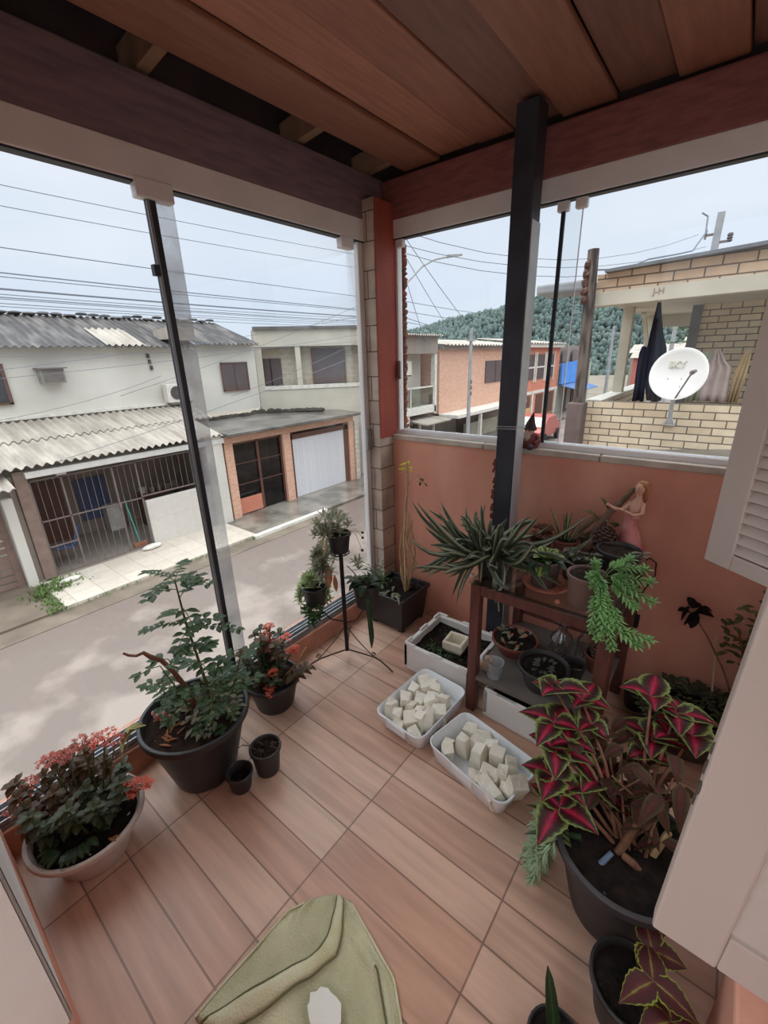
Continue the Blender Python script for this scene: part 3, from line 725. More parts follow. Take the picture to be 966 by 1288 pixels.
# ---- orange brick house
h4 = thing('house', 'long orange brick house beyond the glass balcony', 'house', (-10,25,G))
MB().box((-14,18.7,-1.0),(-10,29,2.12)).build('upper_wall', m_obrick, h4, world=True)
MB().box((-14,18.7,2.12),(-9.8,29,2.3)).build('roof_band', m_drab, h4, world=True)
corr(MB(), -9.6, 2.32, -13.5, 2.75, 18.7, 29.1, lam=.35, amp=.04, per=6).build('roof', m_fib, h4, smooth=True, world=True)
MB().box((-10.4,18.7,-1.06),(-8.9,27.4,-.90)).build('canopy', m_kerbw, h4, world=True)
MB().box((-13,18.7,G),(-11.2,29,-1.0)).build('lower_wall', m_drab, h4, world=True)
w = MB().box((-10,23.6,.3),(-9.95,26.2,1.5)).build('window', m_winbrown, h4, world=True)
MB().box((-9.96,24.85,.3),(-9.92,24.95,1.5)).build('window_frame', m_brown, w, world=True)
for y in (21.3,24.4,26.8): MB().box((-9.1,y-.08,G),(-8.95,y+.08,-1.05)).build('canopy_post', m_kerbw, h4, world=True)
MB().box((-10.6,22.4,G),(-10.4,26.5,-1.9)).build('front_wall', m_ytile, h4, world=True)
MB().box((-11.2,22.6,G+.1),(-11.1,23.6,-1.2)).build('door', m_brown, h4, world=True)

# ---- pale house with framed windows and orange band
h5 = thing('house', 'house with tall white framed windows and an orange band beyond the post', 'house', (-10,32,G))
MB().box((-14,29.2,G),(-10,36.5,2.2)).build('wall', m_orange, h5, world=True)
MB().box((-14,29.2,2.2),(-9.7,36.5,2.45)).build('roof_band', m_kerbw, h5, world=True)
corr(MB(), -9.6, 2.46, -13.5, 2.9, 29.3, 36.5, lam=.5, amp=.05, per=6).build('roof', m_fib, h5, smooth=True, world=True)
for y in (29.6,31.6,33.6):
    w = MB().box((-10.02,y,.1),(-9.96,y+1.5,1.75)).build('window', m_winbrown, h5, world=True)
    MB().box((-10,y-.15,-.1),(-9.93,y,1.9)).box((-10,y+1.5,-.1),(-9.93,y+1.65,1.9)).box((-10,y,.85),(-9.93,y+1.5,.95)).build('window_frame', m_kerbw, w, world=True)
for y in (29.5,32,34.4):
    MB().box((-10.02,y,-2.5),(-9.96,y+1.3,-1.0)).build('lower_window', m_brown, h5, world=True)
    MB().box((-9.98,y+1.5,G),(-9.9,y+1.8,-.7)).build('pilaster', m_kerbw, h5, world=True)
MB().box((-10,29.2,-.9),(-9.94,36.5,-.7)).build('string_course', m_kerbw, h5, world=True)
MB().box((-10.01,29.2,G),(-9.95,31.3,-1.8)).build('ochre_panel', mat('ochre_panel', (206,160,106), .8), h5, world=True)
h6 = thing('house', 'grey green shop house carrying a bright blue awning', 'shop', (-10,40,G))
MB().box((-14,36.6,G),(-10,46,.9)).build('wall', mat('grey_green_wall', (166,168,156), .8, var=.08), h6, world=True)
MB().box((-13,37,.9),(-10.2,46,2.35)).build('upper_wall', mat('grey_brown_wall', (134,126,120), .8), h6, world=True)
MB().hexa([(-9.9,36.65,-.55),(-9.9,41.6,-.6),(-9.7,41.6,-.6),(-9.7,36.65,-.55),(-9.9,36.65,1.0),(-9.9,41.6,1.15),(-9.8,41.6,1.15),(-9.8,36.65,1.0)]).build('blue_banner', mat('blue_banner', (62,128,206), .6, col2=(84,146,214), scale=.7), h6, world=True)
MB().hexa([(-8.2,36.65,-1.05),(-8.2,42,-1.05),(-10,42,-.6),(-10,36.65,-.6),(-8.2,36.65,-1.0),(-8.2,42,-1.0),(-10,42,-.55),(-10,36.65,-.55)]).build('blue_awning', mat('blue_awning', (72,104,150), .7), h6, world=True)
for y in (38.2,40.4,43): MB().box((-10.0,y,G),(-9.92,y+.9,-1.0)).build('door', m_winbrown, h6, world=True)
for i in range(3): MB().box((-10.02,37.2+i*2.6,1.15),(-9.98,38.6+i*2.6,2.0)).build('window', m_bar, h6, world=True)

# ---- small houses far down the street
def far_house(label, x, y, w, d, z1, wall, roof, over=.3):
    t = thing('house', label, 'house', (x+w/2, y+d/2, G))
    MB().box((x,y,G),(x+w,y+d,z1)).build('wall', wall, t, world=True)
    MB().hexa([(x-over,y-over,z1-.05),(x+w+over,y-over,z1-.05),(x+w+over,y+d+over,z1-.05),(x-over,y+d+over,z1-.05),
               (x-over,y+d*.45,z1+.9),(x+w+over,y+d*.45,z1+.9),(x+w+over,y+d*.55,z1+.9),(x-over,y+d*.55,z1+.9)]).build('roof', roof, t, world=True)
    for i in range(max(1,int(w/1.8))):
        MB().box((x+.5+i*1.8,y-.05,z1-1.7),(x+1.3+i*1.8,y+.02,z1-.7)).build('window', m_winbrown, t, world=True)
    MB().box((x+w-.02,y+.6,G),(x+w+.05,y+1.6,G+2.1)).build('door', m_brown, t, world=True)
    return t
m_redroof = mat('red_roof', (176,92,78), .8, var=.15)
m_yel = mat('yellow_house_wall', (216,190,130), .8, var=.06)
m_pink = mat('reddish_wall', (180,104,92), .8, var=.06)
far_house('distant yellow house at the end of the street', -3.2, 52, 6.5, 6, 2.6, m_yel, m_fib)
far_house('distant low house with a red roof seen past the timber post', -3.4, 33, 4.0, 5, -.6, m_wwall, m_redroof)
far_house('distant reddish house behind the timber post', -7.0, 49, 3.4, 5, 1.2, m_pink, m_fib)
far_house('distant white house just beyond the red roofed one', -1.6, 40, 4.4, 5, .6, m_wwall, m_fib)
far_house('grey house closing the view along the street', -9.6, 62, 5, 6, 1.6, m_drab, m_fib)

# ---- wooded hill
rh = random.Random(11)
m_wood = mat('hazed_hillside_trees', (98,112,104), .95, col2=(78,92,90), scale=.12, lo=.3, hi=.7, spec=.1)  # distance haze is mixed into the tree colour
prof = [(380,412),(455,408),(500,402),(530,404),(560,400),(600,393),(640,388),(680,381),(720,378),(770,384),(830,384),(966,372),(1100,360)]
def vat(u):
    for (a, va), (b, vb) in zip(prof[:-1], prof[1:]):
        if a <= u <= b: return va+(vb-va)*(u-a)/(b-a)
    return 372
CC = Vector((1.52768,-.08713,1.82))
def hill_dir(az): return Vector((sin(az), cos(az), 0))
# the ridge's height against bearing (azimuth from +y), taken on a 150 m circle round the village
HB = [(-66,4.0),(-48,5.0),(-43,7.0),(-37,9.0),(-30,13.5),(-25,15.8),(-20,19.0),(-14,20.5),(-8,20.0),(0,20.5),(15,22),(30,20)]
def hb(a):
    for (p, q), (r, s_) in zip(HB[:-1], HB[1:]):
        if p <= a <= r: return q + (s_-q)*(a-p)/(r-p)
    return 6
hm = MB(); vs = []; fs = []; na = 120
for i in range(na):
    a = -66 + 96*i/(na-1)
    for j, (rr, hh) in enumerate(((105,0),(125,.5),(145,.92),(165,1.0),(185,.7))):
        p = CC + hill_dir(radians(a))*rr; vs.append((p.x,p.y, G + (hb(a)-G)*hh - 1.5))
for i in range(na-1):
    for j in range(4):
        k = i*5+j; fs.append((k,k+1,k+6,k+5))
hm.add(vs, fs)
struct('hill', hm, m_wood, 'wooded hill behind the village', smooth=True)
tm = MB()
for i in range(15000):
    a = rh.uniform(-62,28); rr = rh.uniform(106,165); t = (rr-105)/60
    hh = .5*min(1,t/.33) if t < .33 else (.5+.42*(t-.33)/.33 if t < .66 else .92+.08*(t-.66)/.34)
    p = CC + hill_dir(radians(a))*rr
    r = rh.uniform(.32,.72)
    tm.ball((p.x,p.y,G+(hb(a)-G)*hh-.9+rh.uniform(-.3,.7)),(r,r,r*rh.uniform(1.2,2.4)),5,3,0,.4,rh)
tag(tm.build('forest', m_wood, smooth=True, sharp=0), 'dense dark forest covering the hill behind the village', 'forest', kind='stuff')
# nearer trees
m_tree = mat('tree_foliage', (96,116,72), .9, col2=(60,80,48), scale=1.2)
def tree(label, x, y, h, r, n=60):
    t = thing('tree', label, 'tree', (x,y,G))
    MB().tube([(0,0,0),(.1,0,h*.5),(0,.1,h*.8)], [.2,.14,.06]).build('trunk', m_brown, t)
    f = MB()
    for i in range(n*6):
        a = rh.uniform(0,2*pi); q = r*sqrt(rh.random()); z = h*.45+rh.random()*h*.6; q *= max(.25, 1-abs((z-h*.7)/(h*.42))**2)
        f.leaf((q*cos(a),q*sin(a),z),(cos(a+rh.uniform(-1,1)),sin(a),rh.uniform(-.4,.6)),.5,.3,.2,n=2)
    f.build('crown', m_tree, t)
tree('leafy tree behind the columns of the brick balcony', 1.2, 22, 6.4, 2.4, 90)
tree('leafy tree at the far end of the street', -4.6, 76, 7.5, 2.6)

# ---- poles, lamp, wires
m_conc = mat('concrete_pole', (150,150,150), .8, var=.12, scale=4)
def wire(pts, r=.012, label=None, group='power lines', sag=0):
    P = []
    for (a, b) in zip(pts[:-1], pts[1:]):
        for k in range(8):
            t = k/8; p = lerp(a, b, t); p.z -= sag*4*t*(1-t); P.append(p)
    P.append(Vector(pts[-1]))
    o = MB().tube(P, r*.8, 4).build('power_line', m_blkw, loc=tuple(P[0]))
    tag(o, label or 'thin dark power line strung along the street against the sky', 'power line', group)
    return o
pl = thing('utility_pole', 'slim grey utility pole in front of the orange brick house', 'pole', (-8.1,18.2,G))
MB().tube([(0,0,0),(0,0,5.75)], [.1,.07], 8).build('shaft', m_conc, pl)
MB().box((-.05,-.3,5.2),(.05,.3,5.28)).build('cross_arm', m_conc, pl)
for k in range(3): MB().ball((.08,.0,3.0+k*.25),(.05,.07,.1),6,4).build('insulator', m_bar, pl)
pl = thing('utility_pole', 'concrete utility pole with a cross arm beyond the timber post', 'pole', (-2.19,32.4,G))
MB().tube([(0,0,0),(0,0,7.0)], [.16,.1], 8).build('shaft', m_conc, pl)
MB().box((-.7,-.06,6.3),(.7,.06,6.42)).build('cross_arm', m_conc, pl)
pl = thing('utility_pole', 'distant utility pole standing above the pale roofs', 'pole', (-7.8,43,G))
MB().tube([(0,0,0),(0,0,6.6)], [.15,.1], 8).build('shaft', m_conc, pl)
MB().box((-.5,-.06,6.0),(.5,.06,6.1)).build('cross_arm', m_conc, pl)
lp = thing('street_lamp', 'street lamp on a long curved arm above the rooftops', 'street lamp', (-8,12.0,G))
MB().tube([(0,0,0),(0,0,6.3)], [.13,.09], 8).build('pole', m_conc, lp)
MB().tube([(0,0,6.1),(0,.7,6.65),(0,1.5,7.15),(0,2.2,7.6),(0,2.95,7.9),(0,4.0,8.15)], .035, 6).build('curved_arm', m_conc, lp)
MB().hexa([(-.1,3.9,8.08),(.1,3.9,8.08),(.08,4.9,8.28),(-.08,4.9,8.28),(-.1,3.9,8.2),(.1,3.9,8.2),(.08,4.9,8.36),(-.08,4.9,8.36)]).build('lamp_head', m_conc, lp, bev=.02)
rw = random.Random(9)
def X78(z0, z1, r=.012, x=-7.8, sag=.1, y0=-2.5, y1=12.2, label=None, group='power lines'):
    wire([(x,y0,z0),(x,y1,z1)], r, sag=sag, label=label, group=group)
# z at the two ends of the span seen through the left glass
for z0, z1, r in ((4.95,5.2,.008),(4.45,4.7,.008),(4.2,4.35,.008)):
    X78(z0, z1, r, label='faint thin wire high across the sky in the left glass', group='high wires')
for z0, z1, r, s in ((3.66,3.55,.011,.04),(3.3,3.2,.014,.04),(3.24,3.18,.010,.05),(3.07,3.02,.022,.06),(3.0,2.98,.009,.08),(2.95,2.9,.012,.06),(2.92,2.86,.009,.05),(2.86,2.84,.009,.07),(2.80,2.78,.008,.05),(2.74,2.73,.008,.06)):
    X78(z0, z1, r, sag=s)
for a, b in (((-12.42,1.4,2.1),(-9,13,2.45)),((-12.42,1.8,1.72),(-8.4,12.5,3.3)),((-12.42,1.5,1.55),(-8.6,12.5,2.7)),((-12.4,5.2,1.0),(-8.2,12.6,3.9)),((-9.9,2.2,-.2),(-8.0,12.6,2.4)),((-12.4,8.8,.7),(-8,12.8,3.0)),((-12.2,2.2,.66),(-12.2,6.4,1.5))):
    wire([a,b], .009, 'slack service wire crossing in front of the white house', 'service wires to the houses', sag=.12)
for a, b, s in (((-7.82,12.2,5.6),(-1.0,24,6.2),.9),((-7.82,12.2,5.2),(-.5,22,5.4),.7),((-7.82,12.2,5.0),(.5,20,4.9),.8),((-7.82,12.2,3.6),(-2.6,36,4.0),.6),((-7.82,12.2,3.3),(-2.6,36,3.6),.6),((-7.82,12.2,5.9),(-8.1,18.2,2.9),.1),((-7.82,12.2,5.5),(-10,20.2,2.6),.1),((-7.82,12.2,5.6),(-10,17.5,2.4),.1),((-7.82,12.2,3.2),(-8.1,18.2,2.7),.1),((-7.82,12.2,3.0),(-8.3,42,3.2),.6)):
    wire([a,b], .014, 'wire running from the lamp pole over the far rooftops', 'wires from the lamp pole', sag=s)
cab = MB().tube([(-.08,5.95,2.55),(.05,6.4,2.72),(.25,7.2,2.95),(.45,8.2,3.12),(.58,8.6,3.2),(.68,8.8,3.45),(.66,8.9,3.68),(.58,8.9,3.74)], .012, 5)
tag(cab.build('service_cable', m_blkw, loc=(-.08,5.95,2.55)), 'looping service cable rising from the timber post', 'cable')
cab = MB().tube([(-.05,5.95,2.72),(.4,6.6,2.75),(1.0,6.4,2.66),(1.5,6.05,2.58),(2.2,5.97,2.56)], .010, 5)
tag(cab.build('service_cable', m_blkw, loc=(-.05,5.95,2.72)), 'dark cable sagging across the brick band of the neighbouring balcony', 'cable')

# ---- parked car
car = thing('car', 'parked car with a red body and pale windscreen down the street', 'car', (-7.0,24.2,G), radians(92))
prf = [(-1.9,.35),(-1.95,.75),(-1.2,.9),(-.6,1.38),(.7,1.4),(1.3,.95),(1.95,.85),(1.98,.35)]
v = [(x,-.8,z) for x,z in prf] + [(x,.8,z) for x,z in prf]; n = len(prf)
mbk = MB().add(v, [tuple(range(n)), tuple(reversed(range(n,2*n)))] + [(i,i+n,(i+1)%n+n,(i+1)%n) for i in range(n)])
mbk.build('body', mat('red_car_paint', (168,84,76), .3), car, bev=.05)
MB().hexa([(-1.24,-.7,.93),(-1.24,.7,.93),(-1.16,.7,.9),(-1.16,-.7,.9),(-.68,-.65,1.37),(-.68,.65,1.37),(-.6,.65,1.33),(-.6,-.65,1.33)]).build('windscreen', m_kerbw, car)
for sx in (-1.2,1.2):
    for sy in (-.8,.8): MB().cyl((sx,sy-.09,.3),(sx,sy+.09,.3),.3,n=16).build('wheel', m_dark, car)
tag(MB().ball((-4.3,24.5,-1.6),(.22,.2,.28),8,6,0,.25,rw).ball((-4.35,24.5,-1.15),(.16,.16,.2),8,6,0,.25,rw).box((-4.35,24.45,G),(-4.25,24.55,-1.7)).build('flowering_bush', mat('yellow_blossom', (214,190,60), .8, var=.3, scale=5), loc=(-4.3,24.5,G)), 'small yellow flowering bush at the end of the street', 'bush')

# ================================================================== NEIGHBOUR'S BRICK BALCONY
m_nb = brickmat('yellow_brick_front', (222,206,178), (208,188,158), (108,96,86), .232, .0845, .007, shift=(.06,.04), bump=.6, rvar=.1)
m_nb2 = brickmat('yellow_brick_band', (220,196,168), (206,176,146), (118,104,92), .275, .098, .008, shift=(.02,.03), bump=.6, rvar=.1)
nb = thing('brick_balcony', 'neighbouring balcony of yellow brick with a concrete lintel and posts', 'balcony', (.05,6,G))
MB().box((.02,6.0,G),(4,6.16,1.222)).build('parapet', m_nb, nb, world=True)
MB().hexa([(.0,6.1,G),(.14,6.1,G),(.14,9.8,G),(.0,9.8,G),(.0,6.1,1.20),(.14,6.1,1.20),(.14,9.8,1.18),(.0,9.8,1.18)]).build('side_parapet', m_nb, nb, world=True)
MB().box((-.03,6.05,1.2),(.17,9.8,1.235)).build('coping', m_kerbw, nb, world=True)
MB().hexa([(-.06,5.96,2.325),(4,5.96,2.375),(4,6.14,2.375),(-.06,6.14,2.325),(-.06,5.96,2.475),(4,5.96,2.535),(4,6.14,2.535),(-.06,6.14,2.475)]).build('lintel', m_ytile, nb, world=True, bev=.006)
MB().hexa([(-.04,5.985,2.475),(4,5.985,2.535),(4,6.14,2.535),(-.04,6.14,2.475),(-.04,5.985,2.665),(4,5.985,2.83),(4,6.14,2.83),(-.04,6.14,2.665)]).build('brick_band', m_nb2, nb, world=True)
MB().hexa([(.06,5.86,2.668),(4,5.86,2.845),(4,9.8,2.9),(.06,9.8,2.72),(.06,5.86,2.70),(4,5.86,2.88),(4,9.8,2.95),(.06,9.8,2.76)]).build('roof', mat('grey_roof_flashing', (112,114,118), .6, var=.15), nb, world=True)
MB().box((-.05,6.14,2.40),(4,9.8,2.46)).build('ceiling', m_ytile, nb, world=True)
for y in (7.4,9.4): MB().box((.0,y,1.2),(.13,y+.15,2.42)).build('post', m_ytile, nb, world=True)
MB().bar((.06,9.4,1.9),(.06,8.6,2.4), .06,.06).build('brace', m_ytile, nb, world=True)
MB().box((.78,7.95,-.4),(.9,8.1,2.42)).build('post', mat('grey_post', (120,118,116), .8), nb, world=True)
MB().box((.9,8.0,-.4),(4,8.15,2.42)).build('back_wall', m_nb, nb, world=True)
MB().box((.0,6.1,.0),(4,9.8,.1)).build('balcony_floor', m_drab, nb, world=True)
MB().box((-.05,9.6,2.2),(4,9.75,2.42)).build('rear_beam', m_ytile, nb, world=True)
def text(body, size, mtx, m, parent, name, ext=.002):
    c = bpy.data.curves.new(name, 'FONT'); c.body = body; c.size = size; c.extrude = ext; c.align_x = 'CENTER'; c.align_y = 'CENTER'
    c.offset = size*.02
    t_ = bpy.data.objects.new('tmp_text', c); COL.objects.link(t_)
    bpy.context.view_layer.update()
    me = bpy.data.meshes.new_from_object(t_.evaluated_get(bpy.context.evaluated_depsgraph_get()))
    bpy.data.objects.remove(t_); bpy.data.curves.remove(c)
    me.materials.clear(); me.materials.append(m)
    o = bpy.data.objects.new(name, me); COL.objects.link(o); o.parent = parent; o.matrix_local = mtx
    return o
text('J-H', .085, Matrix.Translation((.62-.05, -.042, 2.425-G)) @ Matrix.Rotation(pi/2,4,'X'), mat('faded_red_mark', (158,136,124), .8), nb, 'painted_mark')
# small slab roof between the two houses
sr = MB().hexa([(.7,4.75,.56),(2.6,4.75,.60),(2.6,5.99,.80),(.62,5.99,.60),(.7,4.75,.61),(2.6,4.75,.65),(2.6,5.99,.86),(.62,5.99,.66)])
tag(sr.build('lean_to_roof', m_slab, loc=(1.6,5.4,.6)), 'dark slab lean-to roof below the yellow brick parapet', 'roof')
# timber post
tp = thing('timber_post', 'weathered grey timber post at the corner of the brick balcony', 'post', (-.08,5.85,G))
pw = MB().tube([(.045,.02,0),(.04,.0,3.5),(.03,0,4.6),(-.005,.0,5.72)], [.075,.075,.07,.062], 8)
pw.build('post_shaft', mat('weathered_timber', (112,102,92), .9, col2=(58,52,50), scale=3, stretch=(6,6,1), bump=.4, lo=.4, hi=.6), tp, smooth=True)
MB().box((-.075,-.12,0),(.12,.09,4.02)).build('concrete_base', mat('dark_render', (102,88,84), .9, var=.2, scale=4), tp, bev=.015)
kn = MB()
for k in range(5): kn.ball((-.04,-.05,5.2+k*.09),(.04,.05,.05),7,5,0,.3,rw)
kn.build('rusted_clamps', m_brown, tp)
MB().box((-.62,-.05,5.30),(.0,.5,5.42)).build('gutter_end', mat('grey_gutter', (150,152,154), .6, var=.1), tp, bev=.03)
# utility pole top
up = thing('utility_pole', 'pale pole top with brackets rising behind the brick balcony roof', 'pole', (.7,9.95,G))
MB().bar((.0,0,0),(.04,0,6.72), .1,.1).build('shaft', m_conc, up)
MB().box((-.12,-.03,6.40),(.0,.03,6.43)).box((-.14,-.03,6.36),(-.11,.03,6.5)).build('bracket', m_bar, up)
for k in range(2):
    MB().box((.02,-.03,6.27-k*.2),(.2-k*.06,.03,6.3-k*.2)).build('bracket', m_bar, up)
    MB().lathe([(.03,0),(.045,.02),(.03,.04),(.045,.06),(.03,.08),(.045,.1),(.03,.13)], (.22-k*.06,0,6.27-k*.22), 10).build('insulator', m_winbrown, up)
# dish
dd = (Vector((1.0,-.2,2.1)) - Vector((.99,5.72,1.57))).normalized(); dd = Vector((dd.x-.12, dd.y, dd.z+.12)).normalized()
ax = Vector((0,0,1)).cross(-dd).normalized(); ay = (-dd).cross(ax).normalized(); 
ds = thing('satellite_dish', 'white satellite dish with pale lettering mounted on the brick parapet', 'satellite dish', (.97,5.98,.98))
c0 = Vector((.985,5.62,1.565)) - Vector((.97,5.98,.98))
rotm = Matrix((ax, ay, dd)).transposed()
if rotm.determinant() < 0: rotm = Matrix((-ax, ay, dd)).transposed()
R_ = .262
MB().lathe([(0,-.006)]+[(R_*k/8, -.006+.05*(k/8)**2) for k in range(1,9)]+[(R_+.006,.042),(R_,.034)]+[(R_*k/8,-.02+.05*(k/8)**2) for k in range(7,0,-1)]+[(0,-.02)], c0, 40, sy=1.0, rot=rotm, close=False).build('reflector', mat('dish_white', (224,222,216), .45, var=.03), ds, smooth=True, sharp=60)
M4 = rotm.to_4x4(); 
txm = Matrix.Translation(c0 + rotm @ Vector((-.03,.098,.012))) @ rotm.to_4x4()
text('SKY', .092, txm, mat('dish_lettering', (196,192,172), .6), ds, 'lettering', .004)
bl = MB()
for sx in (-.09,.035):
    for sy in (-.045,-.125): bl.ball(c0+rotm@Vector((sx,sy,.008)),.006,6,4)
bl.build('bolts', m_bar, ds)
MB().tube([c0+rotm@Vector((-.02,-.05,-.03)), (.0,-.2,.40), (-.02,-.1,.25), (-.02,-.04,.04)], .022, 8).build('mast', m_steel2, ds)
MB().box((-.08,-.03,0),(.04,.02,.03)).tube([(-.07,-.02,.01),(-.02,-.05,.12)],.012,6).tube([(.03,-.02,.01),(-.02,-.05,.12)],.012,6).build('foot', m_steel2, ds)
lnb = c0 + rotm@Vector((.145,.0,.14))
MB().tube([c0+rotm@Vector((.02,-.262,.03)), lnb], .009, 6).build('arm', m_bar, ds)
MB().tube([lnb+rotm@Vector((.03,.01,.02)), lnb+rotm@Vector((-.01,0,-.03))], [.016,.024], 10).build('feed_horn', m_bar, ds)
# laundry
def drape(name, label, cat, rows, y, mat_, amp=.03, fr=5, thick=.006, ph=0):
    """rows: (z, x0, x1) from top to bottom"""
    nx = 14; vs = []; fs = []
    for i, (z, a, b) in enumerate(rows):
        for k in range(nx+1):
            t = k/nx; g = min(1, (i+1)/3)
            vs.append((a+(b-a)*t, y + amp*g*sin(fr*2*pi*t+ph+i*.25), z + .008*sin(7*t+i)))
    for i in range(len(rows)-1):
        for k in range(nx):
            q = i*(nx+1)+k; fs.append((q,q+1,q+nx+2,q+nx+1))
    o = MB().add(vs, fs).build(name, mat_, smooth=True, sharp=0, loc=((rows[0][1]+rows[0][2])/2, y, rows[-1][0]), solid=thick)
    return tag(o, label, cat)
m_navy = mat('navy_cloth', (36,40,56), .95, var=.25, scale=12, spec=.1)
drape('hanging_coat', 'long navy blue coat hanging from the neighbouring balcony ceiling', 'coat', [(2.36,.55,.58),(2.2,.535,.61),(2.0,.52,.66),(1.84,.51,.72),(1.7,.51,.74),(1.55,.53,.74),(1.38,.56,.75),(1.2,.6,.76)], 6.5, m_navy, .035, 3)
tr_ = drape('hanging_trousers', 'dark trousers hanging beside the navy coat in the brick balcony', 'trousers', [(1.86,.47,.55),(1.78,.45,.56),(1.6,.445,.56),(1.4,.45,.57),(1.2,.45,.58)], 6.42, m_navy, .03, 2)
drape('tank_top', 'pale pinkish tank top hung behind the satellite dish', 'tank top', [(1.80,1.21,1.25),(1.74,1.2,1.29),(1.66,1.18,1.34),(1.6,1.17,1.40),(1.45,1.15,1.41),(1.3,1.14,1.42),(1.2,1.14,1.43)], 6.6, mat('pale_pink_cloth', (190,172,164), .95, var=.1), .03, 3)
drape('hanging_cloth', 'pale green cloth hung left of the tank top behind the dish', 'cloth', [(1.78,1.12,1.2),(1.6,1.08,1.16),(1.4,1.05,1.15),(1.2,1.02,1.15)], 6.64, mat('pale_green_cloth', (168,176,150), .95, var=.1), .02, 2)
drape('hanging_cloth', 'beige cloth hung right of the tank top in the brick balcony', 'cloth', [(1.78,1.50,1.54),(1.66,1.46,1.55),(1.5,1.43,1.55),(1.2,1.43,1.52)], 6.6, mat('beige_cloth', (186,160,118), .95, var=.12), .02, 3)

# ================================================================== POTS AND PLANTS
R4 = random.Random(77)
m_soil = mat('dark_potting_soil', (40,32,28), .95, col2=(24,20,18), scale=30, bump=.9, bscale=60, spec=.15)
m_soil2 = mat('brown_potting_soil', (58,44,37), .95, col2=(36,28,24), scale=26, bump=.9, bscale=60, spec=.15)
m_blackpot = mat('black_plastic', (42,40,41), .45, var=.12, spec=.5)
m_blackpot2 = mat('charcoal_plastic', (54,52,53), .5, var=.1, spec=.45)
m_greybowl = mat('pale_grey_plastic', (190,178,170), .5, var=.05, spec=.4)
m_brownpot = mat('brown_plastic', (112,62,50), .5, var=.1, spec=.45)
m_taupepot = mat('taupe_plastic', (116,92,84), .6, var=.08)
m_terra = mat('terracotta', (176,108,86), .75, var=.12)
m_styro = mat('white_polystyrene', (226,224,220), .75, var=.03, bump=.25, bscale=120)
m_tray = mat('translucent_white_plastic', (228,232,236), .35, var=.03, spec=.5)
m_stem = mat('green_stem', (86,96,58), .7, var=.2)
m_wood_stem = mat('woody_stem', (122,86,66), .85, var=.25, scale=20)
m_dry = mat('dry_stem', (176,150,110), .85, var=.2, scale=20)
m_flower = mat('orange_red_flower', (206,84,62), .6, col2=(224,120,92), scale=40)
m_flower2 = mat('faded_coral_flower', (192,104,88), .65, col2=(166,84,70), scale=40)
m_pinkf = mat('pink_flower', (208,140,136), .6, var=.1)
L_kal = leafmat('kalanchoe_leaf', [(0,(92,104,78)),(.8,(70,86,62)),(1,(110,84,66))], .4)
L_kald = leafmat('bronze_kalanchoe_leaf', [(0,(104,92,66)),(.75,(92,74,56)),(1,(132,80,60))], .4)
L_gr = leafmat('fresh_green_leaf', [(0,(96,120,72)),(.2,(66,94,52)),(1,(56,82,44))], .4)
L_dk = leafmat('dark_green_leaf', [(0,(84,108,70)),(.15,(54,78,48)),(1,(46,68,42))], .38)
L_pale = leafmat('pale_succulent_leaf', [(0,(186,198,148)),(1,(150,168,118))], .45)
L_dull = leafmat('dull_grey_green_leaf', [(0,(168,168,144)),(1,(136,138,114))], .5)
L_sed = leafmat('sedum_leaf', [(0,(176,210,142)),(.5,(138,184,116)),(1,(112,160,100))], .45)
L_sedb = leafmat('blue_green_sedum_leaf', [(0,(176,196,160)),(1,(134,160,124))], .5)
L_gas = leafmat('striped_succulent_leaf', [(0,(66,80,58)),(.5,(80,94,70)),(.74,(150,154,128)),(1,(186,186,160))], .4)
L_snk = leafmat('striped_blade_leaf', [(0,(70,86,56)),(.6,(64,82,52)),(.8,(190,190,148)),(1,(200,198,156))], .4)
L_col = leafmat('coleus_leaf', [(0,(190,46,84)),(.12,(156,32,60)),(.28,(90,26,38)),(.56,(58,36,34)),(.72,(72,72,46)),(.86,(128,142,78)),(1,(150,164,96))], .5, var=.15)
L_col2 = leafmat('dark_coleus_leaf', [(0,(150,150,66)),(.08,(110,60,58)),(.3,(92,44,46)),(.86,(82,44,42)),(.95,(150,166,60)),(1,(176,188,78))], .5, var=.1)
L_cold = leafmat('withered_coleus_leaf', [(0,(98,52,46)),(.5,(74,50,40)),(1,(88,78,48))], .7)
L_dryl = leafmat('dry_leaf', [(0,(190,130,88)),(1,(160,104,70))], .8)
L_dryy = leafmat('yellowed_leaf', [(0,(190,180,120)),(1,(160,148,92))], .7)
L_var = leafmat('yellow_veined_leaf', [(0,(200,204,110)),(.3,(96,122,66)),(.7,(70,96,52)),(.86,(176,192,96)),(1,(196,206,118))], .45)

